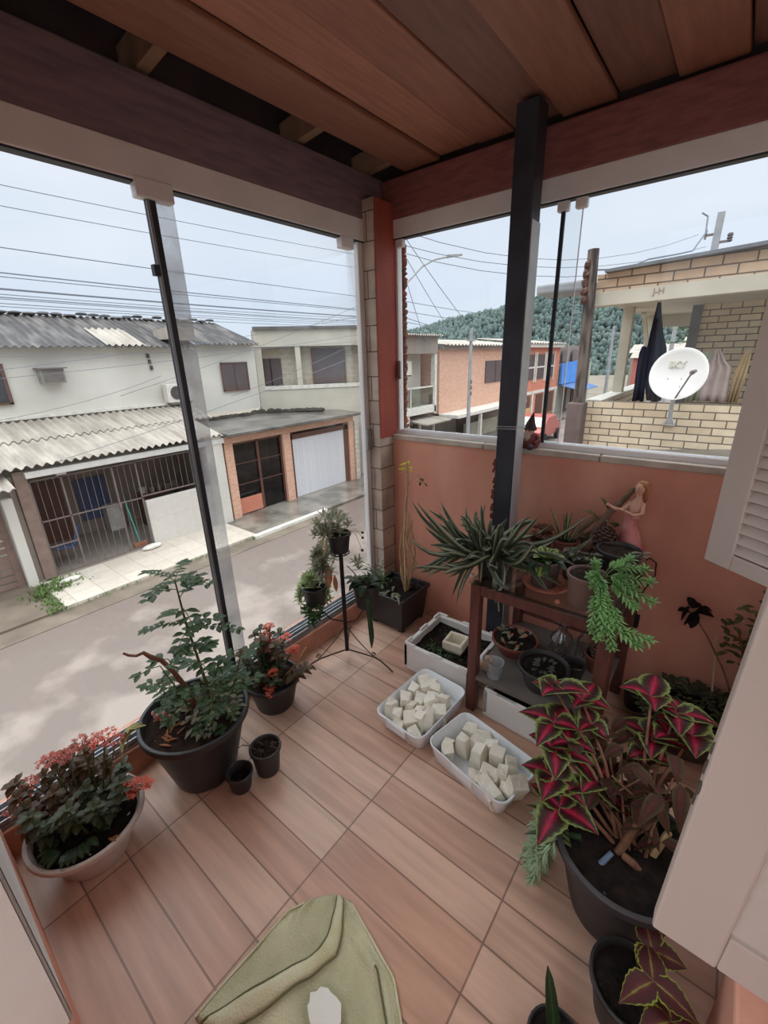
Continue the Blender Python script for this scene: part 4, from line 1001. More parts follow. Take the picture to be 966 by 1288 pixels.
def pot(t, H, Rt, Rb, m, soil=m_soil, lip=.012, fill=.85, n=36, name='pot', lipout=.008, wall=.006, soilname='soil', ribs=False, lump=.008):
    pr = [(0,0),(Rb*.96,0),(Rb,.006)]
    ns = 8
    for k in range(1, ns):
        z = H*k/ns; r = Rb+(Rt-Rb)*k/ns
        pr.append((r,z))
    pr += [(Rt*.99,H-lip*2),(Rt+lipout,H-lip*1.9),(Rt+lipout,H-.003),(Rt+lipout-.003,H),(Rt-wall*.4,H),(Rt-wall,H-.004)]
    zf = H*fill; rf = Rb+(Rt-Rb)*fill-wall
    pr += [(rf,zf),(rf*.5,zf-.002),(0,zf-.002)]
    MB().lathe(pr, (0,0,0), n, close=False).build(name, m, t, smooth=True, sharp=35)
    if soil:
        s = MB(); rr = random.Random(int(H*1e4)); rings = 7; nn = 22
        vs = [(0,0,zf+lump)]; fs = []
        for i in range(1, rings+1):
            for k in range(nn):
                a = 2*pi*k/nn; r = rf*1.0*i/rings
                vs.append((r*cos(a), r*sin(a), zf+.004+rr.uniform(-lump,lump)*(0 if i==rings else 1)+lump*(1-i/rings)))
        for k in range(nn): fs.append((0,1+k,1+(k+1)%nn))
        for i in range(rings-1):
            for k in range(nn):
                a = 1+i*nn; fs.append((a+k,a+nn+k,a+nn+(k+1)%nn,a+(k+1)%nn))
        s.add(vs, fs).build(soilname, soil, t, smooth=True, sharp=0)
    return zf

def rosette(mb, base, n, L, W, rnd, elev=(.3,1.2), bend=.3, shape='oval', up=None, mi=0):
    for k in range(n):
        a = k*2.4+rnd.uniform(-.3,.3); e = elev[1]-(elev[1]-elev[0])*k/max(1,n-1)
        d = Vector((cos(a)*cos(e), sin(a)*cos(e), sin(e)))
        mb.leaf(base, d, L*rnd.uniform(.75,1.15), W*rnd.uniform(.8,1.2), bend, n=3, shape=shape, fold=.2, mi=mi)

def flower_head(t, c, r, m, rnd, n=26, stem=None):
    f = MB()
    for i in range(n):
        a = rnd.uniform(0,2*pi); q = r*sqrt(rnd.random()); z = (1-(q/r)**2)*r*.45+rnd.uniform(-.008,.008)
        p = Vector(c)+Vector((q*cos(a),q*sin(a),z))
        for k in range(4):
            b = a+k*pi/2
            f.leaf(p,(cos(b),sin(b),.35),.0125,.010,.25,n=2,shape='obov')
        f.ball(p+Vector((0,0,.001)),.0025,5,3)
    f.build('flower_head', m, t)
    if stem:
        MB().tube([stem, lerp(stem,c,.6)+Vector((rnd.uniform(-.01,.01),rnd.uniform(-.01,.01),0)), c], [.004,.003,.0025], 5).build('flower_stalk', m_stem, t)
        s2 = MB()
        for i in range(7):
            a = rnd.uniform(0,2*pi); q = r*.75*sqrt(rnd.random())
            s2.tube([Vector(c)-Vector((0,0,r*.5)), Vector(c)+Vector((q*cos(a),q*sin(a),.002))], .0013, 4)
        s2.build('flower_stalk', m_stem, t)

def needle_stem(mb, pts, rnd, nl=40, L=.022, W=.006, bend=.1, spread=.75):
    P = [Vector(p) for p in pts]
    for i in range(nl):
        t = (i+.5)/nl*(len(P)-1); k = min(int(t), len(P)-2); p = lerp(P[k],P[k+1],t-k); d = (P[k+1]-P[k]).normalized()
        a = i*2.4; o = d.orthogonal().normalized(); b = d.cross(o)
        q = (o*cos(a)+b*sin(a))*spread + d*.6
        mb.leaf(p, q, L*rnd.uniform(.8,1.2), W, bend, n=2, fold=.1)

# ---- 1 pale bowl with coral kalanchoe
t = thing('potted_kalanchoe', 'pale grey bowl of coral flowered kalanchoe at the near end of the glass', 'potted plant', (-.138,.087,0))
pot(t, .185, .186, .115, m_greybowl, lip=.01, fill=.86, lipout=.012)
fo = MB(); fd = MB(); st = MB()
for i in range(30):
    a = R4.uniform(0,2*pi); q = .13*sqrt(R4.random()); x, y = q*cos(a)-.03, q*sin(a)-.0; h = R4.uniform(.05,.2)
    top = Vector((x*1.35+R4.uniform(-.03,.03), y*1.35+R4.uniform(-.03,.03), .16+h))
    st.tube([(x,y,.15), lerp((x,y,.15),top,.5)+Vector((R4.uniform(-.01,.01),0,0)), top], [.005,.004,.003], 5)
    g = fd if x < -.04 else fo
    for lv in (.5,.75,1):
        rosette(g, lerp((x,y,.15),top,lv), 6, .05, .03, R4, (.0,.8), .35)
st.build('stem', m_stem, t); fo.build('foliage', L_kal, t); fd.build('foliage', L_kald, t)
lv = MB()
for i in range(16): 
    a = R4.uniform(0,2*pi); lv.leaf((.06+.05*cos(a),-.05+.06*sin(a),.2),(cos(a),sin(a),.35),.07,.03,.5,n=3)
lv.build('foliage', L_dk, t)
for c, r in (((-.13,-.02,.40),.042),((-.07,.07,.45),.045),((-.05,.10,.43),.042),((-.01,.13,.46),.05),((.03,.15,.45),.034),((-.17,-.10,.33),.036),((-.20,-.03,.36),.035),((-.14,-.16,.29),.034),((-.1,.02,.41),.034),((-.20,-.12,.27),.03)):
    flower_head(t, c, r, m_flower2 if R4.random() < .65 else m_flower, R4, 26, (c[0]*.5,c[1]*.5,.2))
for c, r in (((.055,.15,.245),.03),((.09,.175,.25),.032),((.12,.19,.255),.025),((.085,.14,.225),.022)):
    flower_head(t, c, r, m_flower, R4, 22, (.03,.1,.17))
dl = MB(); dl.leaf((.15,.02,.18),(.9,.3,.3),.05,.012,.2); dl.leaf((.16,.03,.18),(.8,.6,.5),.04,.01,.2); dl.build('dry_leaf', L_dryl, t)

# ---- 2 large black pot with a tall branching shrub
t = thing('potted_shrub', 'large black pot with a tall bushy shrub and a bent bare branch', 'potted plant', (-.128,.555,0))
pot(t, .345, .222, .135, m_blackpot, soil=m_soil2, lip=.014, fill=.88, n=44, lipout=.012)
fo = MB(); st = MB()
def pinnate(mb, base, d, L, rnd, nl=5, ls=.045, lw=.026, droop=.35):
    base = Vector(base); d = Vector(d).normalized(); side = d.cross(Vector((0,0,1)))
    if side.length < .05: side = Vector((1,0,0))
    side.normalize(); pts = []
    for i in range(nl+1):
        t = i/nl; pts.append(base + d*L*t - Vector((0,0,1))*droop*L*t*t)
    st.tube(pts, .0018, 4)
    for i in range(1, nl+1):
        for s in (-1,1):
            mb.leaf(pts[i], d*.45+side*s*.8+Vector((0,0,rnd.uniform(-.2,.3))), ls*rnd.uniform(.8,1.2), lw*rnd.uniform(.8,1.15), .3, n=3, fold=.2)
    mb.leaf(pts[-1], d, ls*1.1, lw, .3, n=3)
main = [Vector((.03,.06,.28)),Vector((.028,.065,.45)),Vector((.012,.055,.62)),Vector((-.005,.045,.78)),Vector((-.012,.04,.985))]
st.tube(main, [.008,.007,.006,.005,.003], 7)
for i in range(17):
    tt = .2+.8*i/16; k = min(int(tt*4),3); p = lerp(main[k],main[k+1],tt*4-k)
    a = i*2.4+R4.uniform(-.4,.4); 
    pinnate(fo, p, (cos(a),sin(a),R4.uniform(.1,.6)), R4.uniform(.07,.12)*(1.2 if tt>.8 else 1), R4, 3, .052, .034)
for a in (.4,3.4,5.2,2.4): pinnate(fo, main[4], (cos(a),sin(a),.35), .17, R4, 7, .036, .022, .3)
pinnate(fo, main[3]+Vector((0,0,-.03)), (.75,.62,.25), .22, R4, 8, .034, .024, .3)
pinnate(fo, main[3], (-.78,-.62,.12), .18, R4, 7, .036, .024, .3)
for (x,y,hh,lean) in ((-.05,.02,.3,(-.2,-.1)),(.08,.1,.34,(.25,.2)),(.0,.0,.36,(-.05,-.25)),(.1,.02,.3,(.3,-.05)),(.05,.14,.3,(.1,.25)),(-.08,-.04,.2,(-.15,-.1))):
    b = Vector((x,y,.28)); tp = b + Vector((lean[0]*.35,lean[1]*.35,hh))
    st.tube([b,lerp(b,tp,.5)+Vector((.01,0,.02)),tp],[.005,.004,.002],6)
    for i in range(8):
        p = lerp(b,tp,.1+.9*i/7); a = i*2.4
        pinnate(fo, p, (cos(a),sin(a),R4.uniform(.0,.6)), R4.uniform(.05,.1), R4, 2, .044, .028)
low = MB()
for i in range(110):
    a = R4.uniform(0,2*pi); q = .15*sqrt(R4.random()); p = Vector((.05+q*cos(a)*.85,.05+q*sin(a)*.8,.31+R4.uniform(0,.13)))
    low.leaf(p,(cos(a),sin(a),R4.uniform(0,.8)),R4.uniform(.03,.06),.022,.4,n=2)
fo.build('foliage', L_gr, t); low.build('low_foliage', L_dull, t); st.build('stem', m_stem, t)
MB().tube([(.0,.02,.28),(-.02,.0,.45),(-.055,-.03,.555),(-.085,-.055,.615),(-.115,-.085,.64),(-.135,-.10,.66),(-.16,-.12,.645),(-.185,-.14,.648),(-.20,-.155,.662)], [.012,.0115,.0105,.010,.010,.008,.0065,.006,.005], 8).build('bare_branch', m_wood_stem, t, smooth=True)
sf = MB()
for k in range(9): sf.leaf((-.065,-.085,.31),(cos(k*.7),sin(k*.7),.6),.055,.028,.4,n=3)
sf.build('grey_leaf', L_dull, t)
pf = MB()
for k in range(10): pf.ball((-.10+R4.uniform(-.022,.022),-.105+R4.uniform(-.02,.02),.33+R4.uniform(-.012,.03)),.012,7,5)
pf.build('flower_head', m_pinkf, t)
dr = MB()
for k in range(26):
    a = R4.uniform(0,2*pi); q=.15*sqrt(R4.random()); dr.leaf((q*cos(a)-.02,q*sin(a)-.04,.315),(cos(a*3),sin(a*3),.15),.06,.012,.2,n=3)
dr.build('dry_leaf', L_dryl, t)
yl = MB()
for k in range(11):
    a = -2.3+R4.uniform(-.5,.5); yl.leaf((-.12+R4.uniform(-.03,.03),-.19+R4.uniform(-.02,.02),.345),(cos(a),sin(a),R4.uniform(.0,.4)),R4.uniform(.11,.17),.028,1.3,n=5)
yl.build('yellowed_leaf', L_dryy, t)

# ---- 3 two small black pots
t = thing('plant_pot', 'smaller empty black pot in front of the big shrub pot', 'pot', (.093,.597,0))
pot(t, .10, .056, .042, m_blackpot, lip=.007, fill=.55, lipout=.004, n=28)
t = thing('potted_seedling', 'small black pot with a wilted reddish seedling beside the big shrub pot', 'potted plant', (.115,.728,0))
pot(t, .145, .068, .052, m_blackpot2, soil=m_soil2, lip=.008, fill=.86, lipout=.005, n=28)
sd = MB(); s2 = MB()
for k in range(7):
    a = R4.uniform(0,2*pi); p=[(.0,.0,.125),(.03*cos(a),.03*sin(a),.15),(.055*cos(a),.055*sin(a),.15+R4.uniform(-.02,.01))]
    s2.tube(p,.0015,4); sd.leaf(p[2],(cos(a),sin(a),-.2),.025,.008,.3); sd.leaf(p[1],(cos(a+1),sin(a+1),.2),.02,.007,.3)
s2.tube([(-.02,-.03,.13),(-.06,-.05,.15),(-.09,-.06,.142),(-.12,-.07,.11)],.002,4)
sd.build('foliage', L_cold, t); s2.build('stem', m_brown, t)

# ---- 4 black pot with orange kalanchoe
t = thing('potted_kalanchoe', 'black pot of orange red kalanchoe between the shrub and the plant stand', 'potted plant', (-.20,1.02,0)); t.scale = (1.1,1.1,1.12)
pot(t, .165, .128, .092, m_blackpot, soil=m_soil2, lip=.01, fill=.88, lipout=.008)
fo = MB(); fd = MB(); st = MB()
for i in range(20):
    a = R4.uniform(0,2*pi); q = .085*sqrt(R4.random()); x, y = q*cos(a)-.02, q*sin(a); h = R4.uniform(.06,.25)
    top = Vector((x*1.35+R4.uniform(-.04,.03), y*1.3+R4.uniform(-.02,.02), .14+h))
    st.tube([(x,y,.13), top], [.005,.003], 5)
    for lv in (.45,.7,1): rosette(fo if R4.random()<.5 else fd, lerp((x,y,.14),top,lv), 5, .05, .03, R4, (.0,.8), .35)
top = Vector((.0,.02,.33))
for k in range(4):
    for z in (0,): rosette(fd, (.1+.02*k,.03+.02*k,.18+.02*k), 4, .06, .035, R4, (-.2,.5), .5)
st.build('stem', m_stem, t); fo.build('foliage', L_kal, t); fd.build('foliage', L_kald, t)
for c, r in (((-.04,.02,.37),.03),((-.035,.02,.34),.035),((-.05,.05,.30),.035),((-.02,.0,.31),.03)):
    flower_head(t, c, r, m_flower2, R4, 22, (-.02,.0,.15))
for c, r in (((.06,.06,.375),.032),((.085,.07,.30),.022),((.10,.085,.315),.018),((.06,-.03,.235),.022),((.075,-.075,.175),.025),((.09,-.085,.155),.02),((.02,-.1,.13),.018),((-.06,.06,.39),.026)):
    flower_head(t, c, r, m_flower, R4, 22, (.02,.0,.15))
MB().tube([(.05,.03,.16),(.11,.07,.24),(.15,.11,.33)],[.006,.005,.004],6).build('bare_stem', m_dry, t)

# ---- 5 tripod iron stand and its pots
m_iron = mat('black_wrought_iron', (38,35,34), .5, var=.15, metal=.2)
m_iron2 = mat('worn_iron', (86,66,54), .6, var=.25, metal=.2)
SX, SY = -.139, 1.55
t = thing('plant_stand', 'black wrought iron tripod plant stand in front of the glass', 'plant stand', (SX,SY,0))
MB().tube([(0,0,.055),(0,0,.74)], .0125, 10).build('pole', m_iron, t)
feet = [(-.112,-.309),(.324,.057),(-.2,.25)]
for fx, fy in feet:
    MB().tube([(0,0,.062),(fx*.35,fy*.35,.068),(fx*.6,fy*.6,.07),(fx*.75,fy*.75,.058),(fx*.9,fy*.9,.028),(fx,fy,.004)], .0052, 7).build('leg', m_iron2, t)
    MB().tube([(0,0,.24),(fx*.25,fy*.25,.16),(fx*.5,fy*.5,.095),(fx*.58,fy*.58,.078)], .0032, 6).build('brace', m_iron2, t)
    c = Vector((fx*.60,fy*.60,.092)); d = Vector((fx,fy,0)).normalized()
    MB().tube([c+d*(.016*cos(a*.5))*(1-a/26)+Vector((0,0,.016*sin(a*.5)*(1-a/26))) for a in range(18)], .0026, 5).build('scroll', m_iron2, t)
rings = [((-.275+.139,1.44-1.55,.40),.055),((-.03+.139,1.64-1.55,.39),.06),((-.005,.0,.745),.055)]
for (c, r) in rings:
    c = Vector(c)
    MB().tube([c+Vector((r*cos(a*pi/10),r*sin(a*pi/10),0)) for a in range(21)], .004, 6).build('ring', m_iron, t)
    k = MB().tube([c+Vector((r,0,0)),c-Vector((r,0,0))],.003,5).tube([c+Vector((0,r,0)),c-Vector((0,r,0))],.003,5)
    k.build('ring_cross', m_iron, t)
    if r != .055 or c.x < -.01:
        MB().tube([(0,0,c.z-.13),c*.5+Vector((0,0,c.z*.5-.11)),c+Vector((0,0,-.004))],.0045,6).build('arm', m_iron, t)
# left pot
t = thing('potted_succulent', 'black pot with pale rosette succulent on the left arm of the plant stand', 'potted plant', (-.275,1.44,.405))
pot(t, .125, .074, .056, m_blackpot, lip=.008, fill=.9, lipout=.005, n=30)
fo = MB(); tr = MB()
for i in range(20):
    a = R4.uniform(0,2*pi); q = .055*sqrt(R4.random())
    rosette(fo,(q*cos(a),q*sin(a),.125+R4.uniform(0,.07)),9,.052,.030,R4,(.1,1.2),.1,'obov')
for i in range(9):
    a = 2.6+R4.uniform(-1.3,1.2); p = [(.05*cos(a),.05*sin(a),.12),(.085*cos(a),.085*sin(a),.11),(.1*cos(a),.1*sin(a),.05),(.11*cos(a),.11*sin(a),-.02-.1*R4.random())]
    tr.tube(p,.002,4)
    for k in range(5): 
        q = lerp(p[1],p[3],R4.random()); rosette(fo,q,8,.044,.026,R4,(-.2,1.0),.1,'obov')
fo.build('foliage', L_pale, t); tr.build('stem', m_stem, t)
ft = MB()
for i in range(13): rosette(ft,(.03+R4.uniform(-.05,.06),-.06+R4.uniform(-.03,.03),-.055+R4.uniform(-.06,.06)),8,.046,.027,R4,(-.1,1.1),.1,'obov')
ft.build('trailing_foliage', L_gr, t)
# right pot
t = thing('potted_plant', 'black pot with broad drooping leaves on the right arm of the plant stand', 'potted plant', (-.03,1.64,.395))
pot(t, .145, .085, .066, m_blackpot, lip=.008, fill=.9, lipout=.005, n=30)
fo = MB(); fd = MB()
for i in range(14):
    a = R4.uniform(0,2*pi); fo.leaf((.03*cos(a),.03*sin(a),.14),(cos(a),sin(a),R4.uniform(.2,1.2)),R4.uniform(.10,.16),.055,.7,n=4)
fo.leaf((-.02,-.03,.15),(-.3,-.75,.25),.10,.055,.75,n=5); fo.leaf((-.06,-.03,.16),(-.9,-.3,.35),.12,.05,.6,n=5)
for k in range(6): fo.leaf((.06+.012*k,-.05-.01*k,.12-.035*k),(.5,-.7,-.2-.1*k),.10,.03,.9,n=4)
for i in range(60):
    a = R4.uniform(0,2*pi); p = Vector((.04+.06*cos(a)*R4.random(),.04+.07*sin(a)*R4.random(),.15+.10*R4.random()))
    fd.leaf(p,(cos(a),sin(a),.8),.05,.010,.3,n=2)
fo.build('foliage', L_dk, t); fd.build('fine_foliage', L_gr, t)
s_ = MB().tube([(.0,-.02,.13),(-.03,-.06,.22),(-.07,-.08,.27)],.003,5); s_.tube([(.06,-.04,.12),(.10,-.09,.02),(.12,-.12,-.08)],.0025,5); s_.build('stem', m_stem, t)
# top pot
t = thing('potted_succulent', 'black pot with spilling dusty rosettes on top of the plant stand', 'potted plant', (-.144,1.55,.752))
pot(t, .12, .068, .052, m_blackpot, lip=.007, fill=.9, lipout=.004, n=30)
fo = MB(); tr = MB(); fl = MB()
for i in range(30):
    a = R4.uniform(0,2*pi); q = .10*sqrt(R4.random())
    rosette(fo,(q*cos(a)-.03,q*sin(a)-.03,.115+R4.uniform(0,.10)),12,.058,.013,R4,(.0,1.2),.1)
for i in range(13):
    a = 3.6+R4.uniform(-1.2,1.2); e = R4.uniform(.09,.28)
    p = [(.04*cos(a),.04*sin(a),.12),(.085*cos(a),.085*sin(a),.11),(.125*cos(a),.125*sin(a),.02),(.15*cos(a),.15*sin(a),.08-e)]
    tr.tube(p,.002,4)
    for k in range(4): rosette(fo,lerp(p[2],p[3],R4.uniform(0,1.2)),11,.056,.014,R4,(-.2,1.2),.1)
for a, e in ((.6,.02),(.9,-.03),(.4,-.08)):
    p=[(.05*cos(a),.05*sin(a),.12),(.1*cos(a),.1*sin(a),.13),(.14*cos(a),.14*sin(a),.10+e)]; tr.tube(p,.0016,4); fl.ball(p[2],.009,7,5)
for k in range(5): rosette(fo,(.09+R4.uniform(-.03,.03),.05+R4.uniform(-.04,.04),-.06-R4.uniform(0,.13)),10,.046,.012,R4,(-.2,1.2),.1)
for a in (1.5,2.5): p=[(.02,.0,.12),(.02*cos(a),.02*sin(a),.2),(.03*cos(a),.03*sin(a),.235)]; tr.tube(p,.0016,4); rosette(fo,p[2],8,.03,.008,R4,(0,1.2),.1)
fo.build('foliage', L_dull, t); tr.build('stem', m_dry, t); fl.build('buds', m_brown, t)
dl = MB().leaf((-.03,-.07,-.07),(.1,-.2,-1),.13,.05,.1,n=5).leaf((.0,-.06,-.13),(.2,-.1,-1),.1,.03,.1,n=4)
dl.build('dry_leaf', L_dryl, t)

# ---- 6 square planter with the dry vine
t = thing('square_planter', 'black square planter with a tall dry vine in the corner', 'planter', (-.142,2.10,0))
sq = MB(); a, b, H = .135, .172, .272
def ring(s, z): return [(-s,-s,z),(s,-s,z),(s,s,z),(-s,s,z)]
lv = [ring(a,.012),ring(b-.012,H-.03),ring(b,H-.03),ring(b,H),ring(b-.015,H),ring(b-.02,H-.045)]
vs = [p for r in lv for p in r]; fs = [(3,2,1,0)]
for i in range(len(lv)-1):
    for k in range(4): fs.append((i*4+k,i*4+(k+1)%4,(i+1)*4+(k+1)%4,(i+1)*4+k))
fs.append(tuple((len(lv)-1)*4+k for k in range(4)))
sq.add(vs, fs); sq.build('planter_box', m_blackpot, t, bev=.008)
for sx in (-1,1):
    for sy in (-1,1): MB().box((sx*.115-.018,sy*.115-.018,0),(sx*.115+.018,sy*.115+.018,.02)).build('foot', m_blackpot, t)
so = MB(); n_ = 9; vs=[]; fs=[]
for i in range(n_+1):
    for j in range(n_+1): vs.append((-.142+.284*i/n_,-.142+.284*j/n_,H-.04+R4.uniform(-.006,.008)))
for i in range(n_):
    for j in range(n_): k=i*(n_+1)+j; fs.append((k,k+n_+1,k+n_+2,k+1))
so.add(vs,fs).build('soil', m_soil, t, smooth=True)
vn = MB()
vn.tube([(.05,.03,.23),(.03,.06,.45),(.015,.07,.62),(.02,.09,.85),(.03,.1,1.02),(.028,.1,1.16)],[.010,.009,.008,.007,.005,.004],6)
vn.tube([(.055,.04,.23),(.085,.07,.4),(.10,.08,.52),(.085,.09,.62),(.05,.09,.72)],[.007,.006,.006,.005,.004],5)
vn.tube([(.05,.03,.23),(.01,.05,.34),(-.02,.06,.5),(-.01,.07,.64),(.02,.09,.74)],[.007,.006,.006,.005,.004],5)
vn.tube([(.06,.05,.23),(.06,.09,.4),(.09,.1,.5),(.07,.1,.66)],[.005,.005,.005,.003],5)
vn.tube([(.028,.1,1.0),(.07,.11,1.05),(.13,.1,1.09)],.0022,5)
vn.tube([(.10,.1,.23),(.115,.1,.33),(.12,.1,.36)],.0012,4)
for q in range(7):
    p0 = Vector((.05+R4.uniform(-.02,.02),.05,.24)); amp = R4.uniform(.03,.08); ph = R4.uniform(0,6); hh = R4.uniform(.35,.62)
    vn.tube([p0+Vector((amp*sin(ph+k*.9)*sin(k/9*pi), .03*cos(ph+k)+.03*k/9, hh*k/9)) for k in range(10)], .0028, 4)
vn.build('dry_vine', m_dry, t)
yl = MB(); gl = MB()
for k in range(16): yl.leaf((.028+R4.uniform(-.04,.025),.1+R4.uniform(-.03,.02),1.12+R4.uniform(-.02,.045)+.0),(R4.uniform(-1,1),R4.uniform(-1,.3),R4.uniform(-.2,.8)),.034,.026,.3,n=3)
for k in range(9): gl.leaf((.135+R4.uniform(-.03,.03),.1+R4.uniform(-.02,.02),1.06+R4.uniform(-.03,.04)),(R4.uniform(-1,1),R4.uniform(-1,.3),R4.uniform(-.5,.5)),.03,.018,.3,n=3)
yl.build('yellow_leaf', leafmat('bright_yellow_leaf', [(0,(214,208,70)),(1,(196,196,56))],.5), t); gl.build('green_leaf', L_gr, t)
gp = MB()
for k in range(10):
    a = R4.uniform(0,2*pi); gp.leaf((-.04+R4.uniform(-.09,.05),-.09+R4.uniform(-.03,.05),.24),(cos(a),sin(a)-.2,R4.uniform(.1,.7)),R4.uniform(.06,.11),.022,.5,n=4)
gp.build('grey_leaf', L_dull, t)
fr = MB()
for k in range(60):
    a = R4.uniform(0,2*pi); fr.leaf((-.11+R4.uniform(-.05,.06),-.05+R4.uniform(-.08,.08),.25+R4.uniform(.0,.12)),(cos(a),sin(a),.8),.05,.012,.3,n=2)
fr.build('fine_foliage', L_gr, t)
MB().tube([(.045,-.10,.235),(.085,-.13,.275),(.125,-.155,.285),(.155,-.185,.262)],[.012,.011,.010,.006],7).build('offset_leaf', L_dull, t, smooth=True)

# ---- 7 polystyrene boxes
def styro(name, label, loc, w, d, h, soil_h, rz=0, notch=True):
    t = thing(name, label, 'box', loc, rz)
    th = .028; b = MB()
    b.box((-w/2,-d/2,0),(w/2,d/2,.025))
    b.box((-w/2,-d/2,.02),(w/2,-d/2+th,h*.93)); b.box((-w/2,d/2-th,.02),(w/2,d/2,h*.93))
    b.box((-w/2,-d/2,.02),(-w/2+th,d/2,h*.93)); b.box((w/2-th,-d/2,.02),(w/2,d/2,h*.93))
    for sx in (-1,1):
        for sy in (-1,1):
            b.box((sx*w/2,sy*d/2,h*.92),(sx*(w/2-.075),sy*(d/2-th*.6),h)); b.box((sx*w/2,sy*d/2,h*.92),(sx*(w/2-th*.6),sy*(d/2-.075),h))
    for s in (-1,1):
        b.box((-.04,s*d/2,h*.92),(.04,s*(d/2-th*.6),h)); b.box((s*w/2,-.04,h*.92),(s*(w/2-th*.6),.04,h))
    b.build('box_walls', m_styro, t, bev=.006)
    so = MB(); n_=10; vs=[]; fs=[]
    for i in range(n_+1):
        for j in range(n_+1): vs.append((-w/2+th+(w-2*th)*i/n_,-d/2+th+(d-2*th)*j/n_,soil_h+R4.uniform(-.007,.009)))
    for i in range(n_):
        for j in range(n_): k=i*(n_+1)+j; fs.append((k,k+n_+1,k+n_+2,k+1))
    so.add(vs,fs).build('soil', m_soil, t, smooth=True)
    return t
t = styro('polystyrene_box', 'white polystyrene box of soil by the corner with a small square pot in it', (.435,1.895,0), .45, .41, .19, .125)
ms = MB()
for i in range(220): 
    x = R4.uniform(-.18,.18); y=R4.uniform(-.17,.17)
    if R4.random()<.5: x=R4.gauss(-.05,.06); y=R4.gauss(-.11,.03)
    if abs(x)<.2 and abs(y)<.18: ms.leaf((x,y,.125),(R4.uniform(-1,1),R4.uniform(-1,1),.7),.024,.010,.2,n=2)
tag(ms.build('seedlings', L_gr, t), kind='stuff')
t = thing('square_pot', 'small white square pot standing in the polystyrene box of soil', 'pot', (.465,1.88,.128), .1)
lv=[ring(.045,0),ring(.062,.03),ring(.064,.075),ring(.058,.082),ring(.044,.078),ring(.036,.02)]
vs=[p for r in lv for p in r]; fs=[(3,2,1,0)]
for i in range(len(lv)-1):
    for k in range(4): fs.append((i*4+k,i*4+(k+1)%4,(i+1)*4+(k+1)%4,(i+1)*4+k))
fs.append(tuple((len(lv)-1)*4+k for k in range(4)))
MB().add(vs,fs).build('pot', mat('cream_ceramic', (220,212,192), .5, var=.06), t, bev=.012, bseg=3)
styro('polystyrene_box', 'white polystyrene box of soil pushed under the plant table', (.99,1.72,0), .43, .2, .18, .13, -.06)

# ---- 8 trays with white stone chunks
m_chunk = mat('white_plaster_chunk', (240,236,222), .9, col2=(222,212,188), scale=14, bump=.7, bscale=45, lo=.35, hi=.75)
def tray(label, loc, w, d, h, rz):
    t = thing('plastic_tray', label, 'tray', loc, rz)
    def rr(sx, sy, z, rad, n=6):
        P=[]
        for (cx,cy,a0) in ((1,1,0),(-1,1,pi/2),(-1,-1,pi),(1,-1,1.5*pi)):
            for k in range(n+1):
                a=a0+pi/2*k/n; P.append((cx*(sx-rad)+rad*cos(a), cy*(sy-rad)+rad*sin(a), z))
        return P
    L_=[rr(w/2*.84,d/2*.84,0,.03),rr(w/2*.88,d/2*.88,.006,.04),rr(w/2*.96,d/2*.96,h-.03,.045),rr(w/2*.97,d/2*.97,h-.012,.045),rr(w/2*1.0,d/2*1.0,h-.014,.05),rr(w/2*1.005,d/2*1.005,h-.002,.05),rr(w/2*.985,d/2*.985,h,.048),rr(w/2*.955,d/2*.955,h-.004,.045),rr(w/2*.86,d/2*.86,.012,.04),rr(w/2*.8,d/2*.8,.009,.03)]
    n=len(L_[0]); vs=[p for r in L_ for p in r]; fs=[tuple(reversed(range(n)))]
    for i in range(len(L_)-1):
        for k in range(n): fs.append((i*n+k,i*n+(k+1)%n,(i+1)*n+(k+1)%n,(i+1)*n+k))
    fs.append(tuple((len(L_)-1)*n+k for k in range(n)))
    MB().add(vs,fs).build('tray', m_tray, t, smooth=True, sharp=50)
    for s in (-1,1):
        MB().box((-.06,s*d/2*.97,h-.05),(.06,s*d/2*1.02,h-.008)).build('handle_lip', m_tray, t, bev=.004)
    return t
def chunk(cx, cy, z0, w, d, h, rz, tilt, label, group, rnd):
    n = 2; k = MB()
    j = lambda: rnd.uniform(-.2,.2)
    p = []
    for z in (0,1):
        for (sx,sy) in ((-1,-1),(1,-1),(1,1),(-1,1)):
            sc = 1 if z==0 else rnd.uniform(.72,1.0)
            p.append(Vector((sx*w/2*sc*(1+j()), sy*d/2*sc*(1+j()), z*h*(1+.9*j()))))
    rot = Matrix.Rotation(rz,3,'Z') @ Matrix.Rotation(tilt,3,'X')
    mn = min((rot@q).z for q in p)
    # subdivide each face once with jitter for a broken look
    q = [rot@v - Vector((0,0,mn)) for v in p]
    F = [(0,3,2,1),(4,5,6,7),(0,1,5,4),(1,2,6,5),(2,3,7,6),(3,0,4,7)]
    vs = list(q); em = {}
    def mid(a,b):
        e=(min(a,b),max(a,b))
        if e not in em:
            em[e]=len(vs); m_=(vs[a]+vs[b])/2; vs.append(m_+Vector((rnd.uniform(-1,1),rnd.uniform(-1,1),rnd.uniform(-1,1)))*min(w,d)*.055)
        return em[e]
    fs=[]
    for f in F:
        c = sum((vs[i] for i in f),Vector())/4; vs.append(c+Vector((rnd.uniform(-1,1),rnd.uniform(-1,1),rnd.uniform(-1,1)))*min(w,d)*.06); ci=len(vs)-1
        for i in range(4):
            a=f[i]; b=f[(i+1)%4]; pz=f[i-1]; fs.append((a,mid(a,b),ci,mid(pz,a)))
    mnz=min(v.z for v in vs)
    o = MB().add([v-Vector((0,0,mnz)) for v in vs],fs).build('plaster_chunk', m_chunk, None, bev=.003)
    o.location=(cx,cy,z0)
    return tag(o,label,'plaster chunk',group)
T1 = (.515,1.435,0); r1 = -.06
tray('white plastic tray of plaster chunks nearer the street glass', T1, .30, .435, .105, r1)
